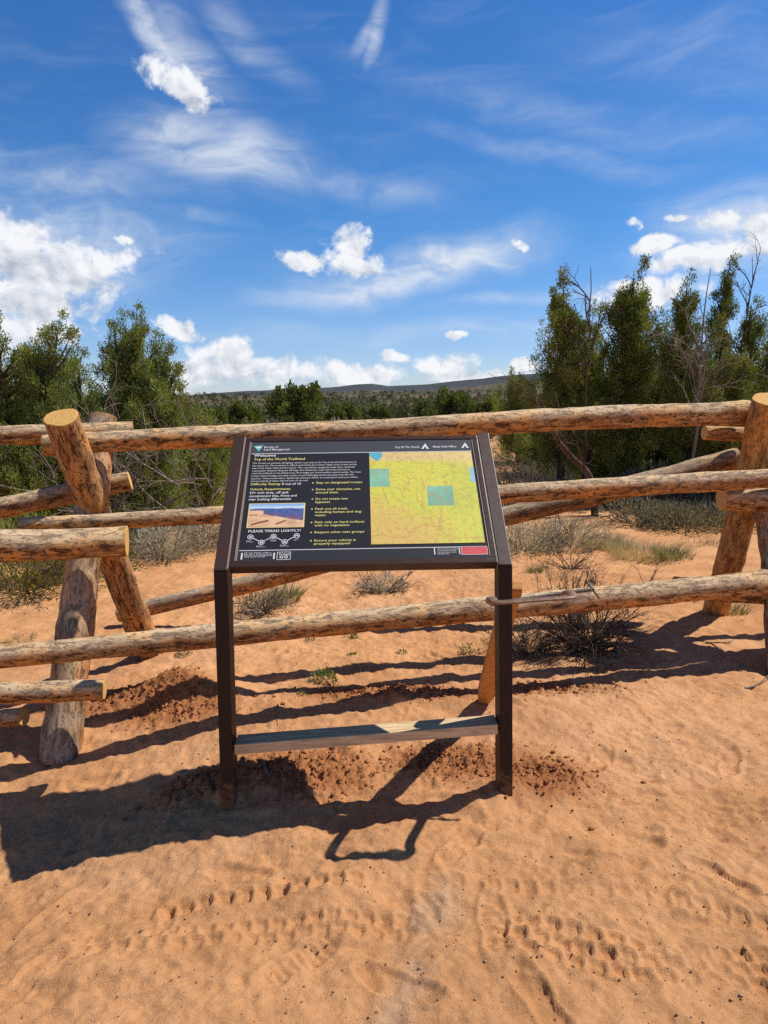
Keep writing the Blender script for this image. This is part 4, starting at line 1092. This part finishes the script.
def tuft(name, label, px, py, h, spread, n, ca, cb, seed, cat, w=0.003, lean=0.7, group=None, D=None):
    g = np.random.default_rng(seed)
    c = gp(px, py) if D is None else tree_at(px, D)
    c[2] = surf(c[0], c[1]); V, Q, C = blades(c, n, h, spread, ca, cb, g, w, lean)
    o = mesh(name, V, Q, M_GRASS, None, False, {'tint': ('FLOAT_COLOR', C)})
    return tag(o, label, cat, group)

def shrub(name, label, px, py, h, w, seed, cols, cat='shrub', twigs=26, leafn=1800, leaf=(0.022, 0.009), twm=None, depth=2, group=None, flat=1.0, rt=0.007):
    g = np.random.default_rng(seed); c = gp(px, py); o = empty(name, c, label, cat, group)
    G = Geo()
    for i in range(twigs):
        a = g.random() * 6.283; el = 0.25 + 0.9 * g.random()
        p = c + np.array([math.cos(a), math.sin(a), 0]) * w * 0.12 * g.random() - np.array([0, 0, 0.01])
        d = np.array([math.cos(a) * w * 0.5, math.sin(a) * w * 0.5, h * el * flat])
        twig(G, p, d, np.linalg.norm(d) * (0.55 + 0.25 * g.random()), rt, depth, g, 0.42, 4, 3)
    G.build('twigs', twm or M_TWIG, o)
    if leafn:
        q = g.normal(size=(leafn, 3)); q /= np.linalg.norm(q, axis=1)[:, None]; q[:, 2] = np.abs(q[:, 2])
        lob = 1 + 0.35 * np.sin(np.arctan2(q[:, 1], q[:, 0]) * 3 + seed) * (1 - q[:, 2])
        C = c + q * (g.random((leafn, 1)) ** 0.35) * np.array([w / 2, w / 2, h]) * lob[:, None]
        k = g.random((leafn, 1)); col = np.array(cols[0]) * (1 - k) + np.array(cols[1]) * k
        V, Q, Cc = leaves(C, q * np.array([1, 1, 0.5]) + np.array([0, 0, 0.7]) + g.normal(size=(leafn, 3)) * 0.4, leaf[0] * (0.6 + 0.8 * g.random(leafn)), leaf[1], col, g)
        mesh('leaves', V, Q, M_GRASS, o, False, {'tint': ('FLOAT_COLOR', Cc)})
    return o
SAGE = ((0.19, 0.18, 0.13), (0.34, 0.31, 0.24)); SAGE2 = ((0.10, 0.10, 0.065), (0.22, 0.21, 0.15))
YG = ((0.13, 0.14, 0.03), (0.30, 0.29, 0.07)); GRY = ((0.38, 0.35, 0.28), (0.60, 0.55, 0.45))
shrub('dead_bush', 'dark twiggy dead bush right of the sign below the lowest rail', 585, 648, 0.52, 0.66, 601, SAGE2, 'bush', 60, 500, (0.016, 0.005), None, 3, rt=0.006)
shrub('dead_bush', 'low dark litter of twigs at the foot of the right sign post', 530, 652, 0.22, 0.50, 602, SAGE2, 'bush', 34, 300, (0.016, 0.005), None, 3, rt=0.005)
shrub('dead_bush', 'small bare bush just above the clamp behind the lowest rail', 572, 568, 0.26, 0.40, 603, SAGE2, 'bush', 16, 80, (0.016, 0.005), None, 2, rt=0.005)
shrub('green_shrub', 'yellow green shrub behind the rails at the left edge', 22, 590, 0.68, 1.35, 604, YG, 'shrub', 30, 6500, (0.06, 0.010))
shrub('green_shrub', 'smaller yellow green shrub left of the left fence buck', 88, 572, 0.36, 0.8, 605, ((0.12, 0.12, 0.04), (0.24, 0.22, 0.07)), 'shrub', 20, 2600, (0.055, 0.010))
SG = 'grey sagebrush beyond the fence'
for i, (px, py, h, w, lb) in enumerate([(165, 560, 0.42, 0.75, 'grey sagebrush right behind the left fence buck'), (205, 548, 0.40, 0.7, 'grey sagebrush touching the left edge of the sign'),
                                  (135, 552, 0.38, 0.7, 'dull sagebrush hidden partly by the left buck'), (545, 487, 0.50, 1.1, 'round grey sagebrush right of the sign under the top rail'),
                                  (512, 478, 0.45, 1.1, 'grey sagebrush at the upper right corner of the sign'), (578, 470, 0.5, 1.3, 'sagebrush before the low junipers'), (620, 478, 0.4, 1.2, 'shaded sagebrush under the tall junipers'),
                                  (522, 552, 0.36, 0.85, 'pale dry brush right of the map under the slanting rail'), (572, 548, 0.33, 0.9, 'dry grey brush under the middle rail'),
                                  (265, 612, 0.20, 0.45, 'greyish low brush behind the left part of the sign'), (385, 590, 0.13, 0.45, 'flat dead brush beneath the sign panel')]):
    pale = i in (0, 1, 7, 8, 10)
    shrub('sagebrush', lb, px, py, h, w, 610 + i, GRY if pale else SAGE, 'sagebrush', 26, 2600 if h > .3 else 700, (0.05 if h > .3 else 0.03, 0.008), M_DEAD, 2, SG)
gS = np.random.default_rng(99)
for i in range(26):
    px_ = gS.choice([gS.uniform(90, 230), gS.uniform(495, 760)]); py_ = gS.uniform(448, 505)
    shrub('scrub_bush', 'low grey green scrub bush on the sandy plain beyond the fence', px_, py_, 0.35 + 0.4 * gS.random(), 0.8 + 0.9 * gS.random(), 900 + i, SAGE if i % 3 else ((0.09, 0.11, 0.04), (0.20, 0.22, 0.08)), 'scrub bush', 12, 1500, (0.08, 0.022), M_TWIG, 1, 'low scrub bushes on the plain', rt=0.01)
for i in range(12):
    px_ = gS.uniform(560, 765); py_ = gS.uniform(498, 532)
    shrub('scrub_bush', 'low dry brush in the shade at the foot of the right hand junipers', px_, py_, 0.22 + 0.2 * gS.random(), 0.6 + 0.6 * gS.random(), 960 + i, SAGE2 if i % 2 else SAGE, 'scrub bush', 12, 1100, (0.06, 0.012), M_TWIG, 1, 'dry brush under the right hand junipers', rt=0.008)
GG = 'dry grass clumps beyond the fence'
DG = (0.36, 0.30, 0.19); DG2 = (0.50, 0.43, 0.29); GN = (0.17, 0.19, 0.07); GN2 = (0.32, 0.31, 0.14)
for i, (px, py, h, sp, n, a, b, lb) in enumerate([
    (650, 556, 0.14, 0.8, 900, DG, DG2, 'broad pale grass mat left of the right fence buck'), (668, 560, 0.18, 0.25, 260, GN, GN2, 'green grass clump in the pale mat left of the right buck'),
    (612, 548, 0.20, 0.5, 500, DG, DG2, 'pale dry grass beside the grey brush'), (600, 545, 0.22, 0.4, 300, DG, DG2, 'upright dry stalks under the middle rail'),
    (535, 572, 0.09, 0.14, 120, GN, GN2, 'small green tuft right of the sign post'), (560, 577, 0.08, 0.3, 120, DG, GN2, 'thin dry tuft beside the clamp'),
    (690, 598, 0.13, 0.16, 140, GN, DG2, 'green and straw tuft left of the right buck foot'), (728, 612, 0.14, 0.25, 200, GN, DG, 'grass around the foot of the right buck'),
    (285, 600, 0.16, 0.3, 350, GN, GN2, 'green grass clump seen under the left half of the sign'), (640, 600, 0.08, 0.1, 60, DG, GN2, 'little straw tuft in front of the pale mat'),
    (155, 510, 0.3, 0.7, 300, DG, GN2, 'straw grass among the sagebrush left of the sign'), (20, 640, 0.10, 0.2, 90, DG, GN2, 'sparse straw tuft at the left edge'),
    (700, 545, 0.10, 0.5, 260, DG, DG2, 'low straw before the shade of the junipers'), (760, 590, 0.1, 0.3, 120, DG, GN2, 'sparse straw right of the right buck')]):
    tuft('grass_tuft', lb, px, py, h, sp, n, a, b, 640 + i, 'grass tuft', group=GG, lean=1.0)
PG = 'small green weeds on the sand'
for i, (px, py, h, w, n, lb) in enumerate([(325, 682, 0.075, 0.15, 300, 'largest green weed on the sand between the sign posts'), (354, 640, 0.05, 0.06, 90, 'small weed above the larger one between the posts'),
                                     (352, 658, 0.03, 0.05, 70, 'tiny dark weed between the posts'), (185, 655, 0.08, 0.09, 110, 'small weed right of the left buck'),
                                     (468, 655, 0.07, 0.12, 120, 'weed left of the right sign post'), (302, 697, 0.03, 0.05, 50, 'tiny sprout left of the largest weed'),
                                     (402, 655, 0.03, 0.07, 50, 'faint sprout in the middle between the posts'), (310, 640, 0.03, 0.06, 40, 'tiny sprout under the sign')]):
    shrub('green_weed', lb, px, py, h, w, 670 + i, ((0.10, 0.15, 0.04), (0.24, 0.30, 0.10)), 'weed', 6, n, (0.018, 0.009), M_TWIG, 1, PG, rt=0.0015)
# leaf and stem litter, nobody could count it
gl = np.random.default_rng(123); nL = 5200
yl_ = 3.4 + 7.5 * gl.random(nL) ** 1.2; xl_ = (gl.random(nL) - 0.5) * (1.35 * yl_ + 0.5)
kp = fbm(xl_ * 0.9, yl_ * 0.9, 91, 3) + 0.09 * (yl_ - 5) > gl.random(nL) * 0.7 - 0.25
xl_, yl_ = xl_[kp], yl_[kp]; zl_ = macro(xl_, yl_) + detail(xl_, yl_) + 0.003; nL = len(xl_)
k = gl.random((nL, 1)) ** 1.5
Vl, Ql, Cl = leaves(np.stack([xl_, yl_, zl_], -1), np.stack([gl.normal(size=nL), gl.normal(size=nL), 0.12 * np.abs(gl.normal(size=nL))], -1), 0.012 + 0.055 * gl.random(nL) ** 2, 0.004, np.array([0.10, 0.06, 0.04]) * (1 - k) + np.array([0.48, 0.38, 0.25]) * k, gl)
tag(mesh('plant_litter', Vl, Ql, M_GRASS, None, False, {'tint': ('FLOAT_COLOR', Cl)}), 'dry stems and leaf litter scattered on the sand behind the fence', None, None, 'stuff')
# loose sticks
def stick(label, a, b, r, seed, depth=1, mat=None):
    g = np.random.default_rng(seed); G = Geo(); A, B = gp(*a), gp(*b); A[2] = surf(A[0], A[1]) + r; 
    twig(G, A, B - A + np.array([0, 0, 0.01]), np.linalg.norm(B - A), r, depth, g, 0.4, 6, 2)
    o = G.build('dry_stick', mat or M_DEAD); return tag(o, label, 'stick')
stick('thin stick lying at the right edge near the fence shadow', (745, 690), (790, 686), 0.005, 1, 0)
stick('forked stick lying left of the right fence buck', (695, 640), (738, 652), 0.005, 2, 2, M_TWIG)
stick('short pale stick between the sign posts', (278, 712), (272, 728), 0.004, 3, 0)
# pale root curl beside the left post
g_ = Geo(); a_ = gp(262, 768); P = smoothpath([a_ + [0, 0, .0], a_ + [0.005, 0, 0.03], gp(266, 776) + [0, 0, 0.015], gp(275, 779) - [0, 0, 0.02]], 5)
V, Fc = tube(P, 0.007, 7); g_.add(V, Fc); tag(g_.build('exposed_root', M_DEAD), 'short pale root poking out beside the left sign post', 'root')
# dropped dark log piece behind the left buck
# ------------------------------------------------------------------ world: sky with clouds
SUN = np.array([0.665, 0.175, 1.0]); SUN /= np.linalg.norm(SUN)
sun_el = math.asin(SUN[2]); sun_az = math.atan2(SUN[0], SUN[1])
world = bpy.data.worlds.new('World'); scene.world = world; world.use_nodes = True
wt = world.node_tree; wt.nodes.clear()
W = NT.__new__(NT); W.t = wt
wout = W.n('ShaderNodeOutputWorld'); bg = W.n('ShaderNodeBackground'); W.l(bg.outputs[0], wout.inputs[0])
SKYS = 0.09
bg.inputs['Strength'].default_value = SKYS
sky = W.n('ShaderNodeTexSky'); sky.sky_type = 'NISHITA'; sky.sun_disc = False
sky.sun_elevation = sun_el; sky.sun_rotation = sun_az; sky.altitude = 1500; sky.air_density = 1.0; sky.dust_density = 0.6; sky.ozone_density = 1.6
tc = W.n('ShaderNodeTexCoord').outputs['Generated']
sp = W.n('ShaderNodeSeparateXYZ'); W.l(tc, sp.inputs[0])
AZ = W.math('ARCTAN2', sp.outputs[0], sp.outputs[1]); EL = W.math('ARCSINE', sp.outputs[2])
def azel(px, py):
    d = ray(px, py); return math.atan2(d[0], d[1]), math.asin(d[2])
cmb = W.n('ShaderNodeCombineXYZ'); W.l(AZ, cmb.inputs[0]); W.l(EL, cmb.inputs[1]); A2 = cmb.outputs[0]
wn = W.noise(A2, 9, 5, 0.62, out='Color'); wn2 = W.noise(A2, 3.0, 3, 0.5, out='Color')
def vm(op, a, b): 
    x = W.n('ShaderNodeVectorMath', operation=op); W.inp(x.inputs[0], a); W.inp(x.inputs[1], b); return x.outputs[0]
w1 = vm('MULTIPLY', vm('SUBTRACT', wn, (0.5, 0.5, 0.5)), (0.085, 0.06, 0))
WP = vm('ADD', A2, w1)                                    # warped position: cumulus
w2 = vm('MULTIPLY', vm('SUBTRACT', wn2, (0.5, 0.5, 0.5)), (0.22, 0.12, 0))
WC = vm('ADD', A2, w2)
def blob(P, px, py, rx, ry, rot=0.0, soft=0.1):
    """soft ellipse at a sky direction; rx, ry in photograph pixels at that direction"""
    a0, e0 = azel(px, py); a1, e1 = azel(px + rx, py); a2_, e2_ = azel(px, py - ry)
    k_ = 1.22 if P is WP else 1.0
    sa = abs(a1 - a0) * k_; se = abs(e2_ - e0) * k_
    mp_ = W.n('ShaderNodeMapping', vector_type='TEXTURE')
    mp_.inputs['Location'].default_value = (a0, e0, 0); mp_.inputs['Rotation'].default_value = (0, 0, R(rot)); mp_.inputs['Scale'].default_value = (sa, se, 1)
    W.l(P, mp_.inputs[0])
    ln = W.n('ShaderNodeVectorMath', operation='LENGTH'); W.l(mp_.outputs[0], ln.inputs[0])
    return W.ramp(ln.outputs['Value'], 1.25, soft, 0.0, 1.0)
def maxall(L):
    v = L[0]
    for k in L[1:]: v = W.math('MAXIMUM', v, k)
    return v
cum = [(45, 272, 95, 40, 0), (5, 232, 50, 26, 0), (182, 84, 42, 18, -18), (12, 262, 80, 34, 0), (70, 264, 80, 26, 6), (115, 258, 45, 13, 5), (-20, 226, 66, 28, 0), (30, 298, 85, 26, 0), (10, 330, 85, 26, 0), (128, 240, 17, 6, -15),
       (297, 263, 30, 13, 0), (352, 262, 36, 16, -5), (352, 244, 26, 15, 0), (521, 241, 13, 7, -20), (228, 352, 40, 18, 0), (262, 368, 70, 18, 0), (190, 372, 70, 20, 0), (180, 332, 26, 9, -25),
       (365, 374, 45, 13, 0), (392, 356, 20, 7, -8), (445, 362, 38, 16, 0), (470, 375, 60, 10, 0), (459, 335, 15, 4.5, 0), (522, 369, 16, 8, 0),
       (630, 228, 14, 6, 0), (681, 221, 20, 6, 0), (652, 246, 34, 10, 0), (722, 222, 30, 14, 0), (738, 246, 60, 20, 0), (690, 262, 60, 14, 0), (770, 225, 40, 24, 0), (640, 300, 60, 20, 0), (560, 385, 90, 10, 0)]
cb_ = maxall([blob(WP, *c) for c in cum])
fine = W.noise(A2, 17, 10, 0.66, 0.25)
dens = W.math('ADD', W.math('MULTIPLY', cb_, 1.0), W.math('MULTIPLY', W.math('SUBTRACT', fine, 0.5), 2.7))
cmask = W.ramp(dens, 0.25, 0.84)
cmask = W.math('MULTIPLY', cmask, W.ramp(cb_, 0.02, 0.25))
# relief: compare with the density a step toward the light
fine2 = W.noise(vm('ADD', A2, (0.008, 0.013, 0)), 17, 10, 0.66, 0.25)
rel = W.math('SUBTRACT', fine, fine2)
lowtone = maxall([blob(WP, 357, 272, 30, 6), blob(WP, 182, 96, 34, 7), blob(WP, 225, 366, 45, 8), blob(WP, 448, 374, 36, 6), blob(WP, 90, 278, 60, 8), blob(WP, 15, 268, 75, 16), blob(WP, 50, 305, 90, 14), blob(WP, 262, 380, 70, 8), blob(WP, 740, 262, 60, 8)])
cshade = W.math('SUBTRACT', W.math('ADD', 0.90, W.math('MULTIPLY', rel, 2.6)), W.math('MULTIPLY', lowtone, 0.42), clamp=True)
cc = W.mix(cshade, (4.2, 4.9, 6.2), (10.2, 10.4, 10.8))
# thin high cloud
streak = W.noise(W.scalev(WC, (6, 30, 1)), 1.0, 8, 0.6, 0.6)
wisp = W.noise(W.scalev(WC, (14, 22, 1)), 1.0, 8, 0.62, 0.8)
cir = [(410, 268, 125, 22, 12, 0.9), (460, 252, 70, 14, 14, 0.7), (340, 288, 50, 14, 10, 0.7), (215, 160, 85, 34, -8, 0.72), (380, 26, 38, 13, 68, 0.5), (368, 34, 30, 9, 50, 0.4), (140, 38, 85, 20, -33, 0.8), (185, 60, 60, 30, -30, 0.6), (60, 178, 160, 22, -4, 0.34),
       (320, 178, 130, 16, -10, 0.30), (560, 120, 240, 22, -14, 0.15), (690, 70, 180, 40, -16, 0.13), (560, 160, 150, 12, -12, 0.20), (740, 235, 110, 40, 0, 0.6), (80, 240, 120, 50, 0, 0.5), (180, 215, 60, 8, -10, 0.4), (250, 50, 60, 20, -40, 0.25), (520, 290, 90, 8, 6, 0.3), (460, 330, 280, 12, 0, 0.22)]
cs_ = None
for (px, py, rx, ry, rot, am) in cir:
    v = W.math('MULTIPLY', blob(WC, px, py, rx * 1.2, ry * 1.25, rot, 0.0), am * 1.25)
    cs_ = v if cs_ is None else W.math('MAXIMUM', cs_, v)
tex = W.math('MULTIPLY', W.math('ADD', W.ramp(streak, 0.32, 0.72), W.ramp(wisp, 0.3, 0.75)), 0.62)
cimask = W.math('MULTIPLY', cs_, W.math('ADD', tex, 0.12), clamp=True)
cimask = W.math('ADD', cimask, W.math('MULTIPLY', W.ramp(streak, 0.45, 0.78), 0.075), clamp=True)
# sky tint by elevation
er = W.n('ShaderNodeValToRGB'); W.l(W.math('MULTIPLY', EL, 1 / 0.9), er.inputs[0])
el_ = er.color_ramp.elements
el_[0].position = 0.0; el_[0].color = (1.02, 1.08, 1.38, 1)
el_[1].position = 1.0; el_[1].color = (0.12, 0.26, 0.40, 1)
e = er.color_ramp.elements.new(0.25); e.color = (0.50, 1.02, 1.48, 1)
e = er.color_ramp.elements.new(0.6); e.color = (0.40, 0.97, 1.62, 1)
skyc = W.mix(1.0, sky.outputs[0], er.outputs[0], 'MULTIPLY')
c1 = W.mix(cimask, skyc, (8.6, 9.2, 10.0))
c2 = W.mix(cmask, c1, cc)
W.l(c2, bg.inputs['Color'])

sd_ = bpy.data.lights.new('sun', 'SUN'); so = bpy.data.objects.new('sun', sd_); COL.objects.link(so)
sd_.energy = 5.0; sd_.angle = R(0.53); sd_.color = (1.0, 0.94, 0.84)
so.rotation_euler = Vector(-SUN).to_track_quat('-Z', 'Y').to_euler()

scene.view_settings.view_transform = 'Standard'; scene.view_settings.look = 'None'
scene.view_settings.exposure = 0; scene.view_settings.gamma = 1
scene.cycles.use_denoising = False
scene.cycles.max_bounces = 6; scene.cycles.diffuse_bounces = 3; scene.cycles.transparent_max_bounces = 4
try:
    world.cycles.sampling_method = 'MANUAL'; world.cycles.sample_map_resolution = 512
except Exception: pass
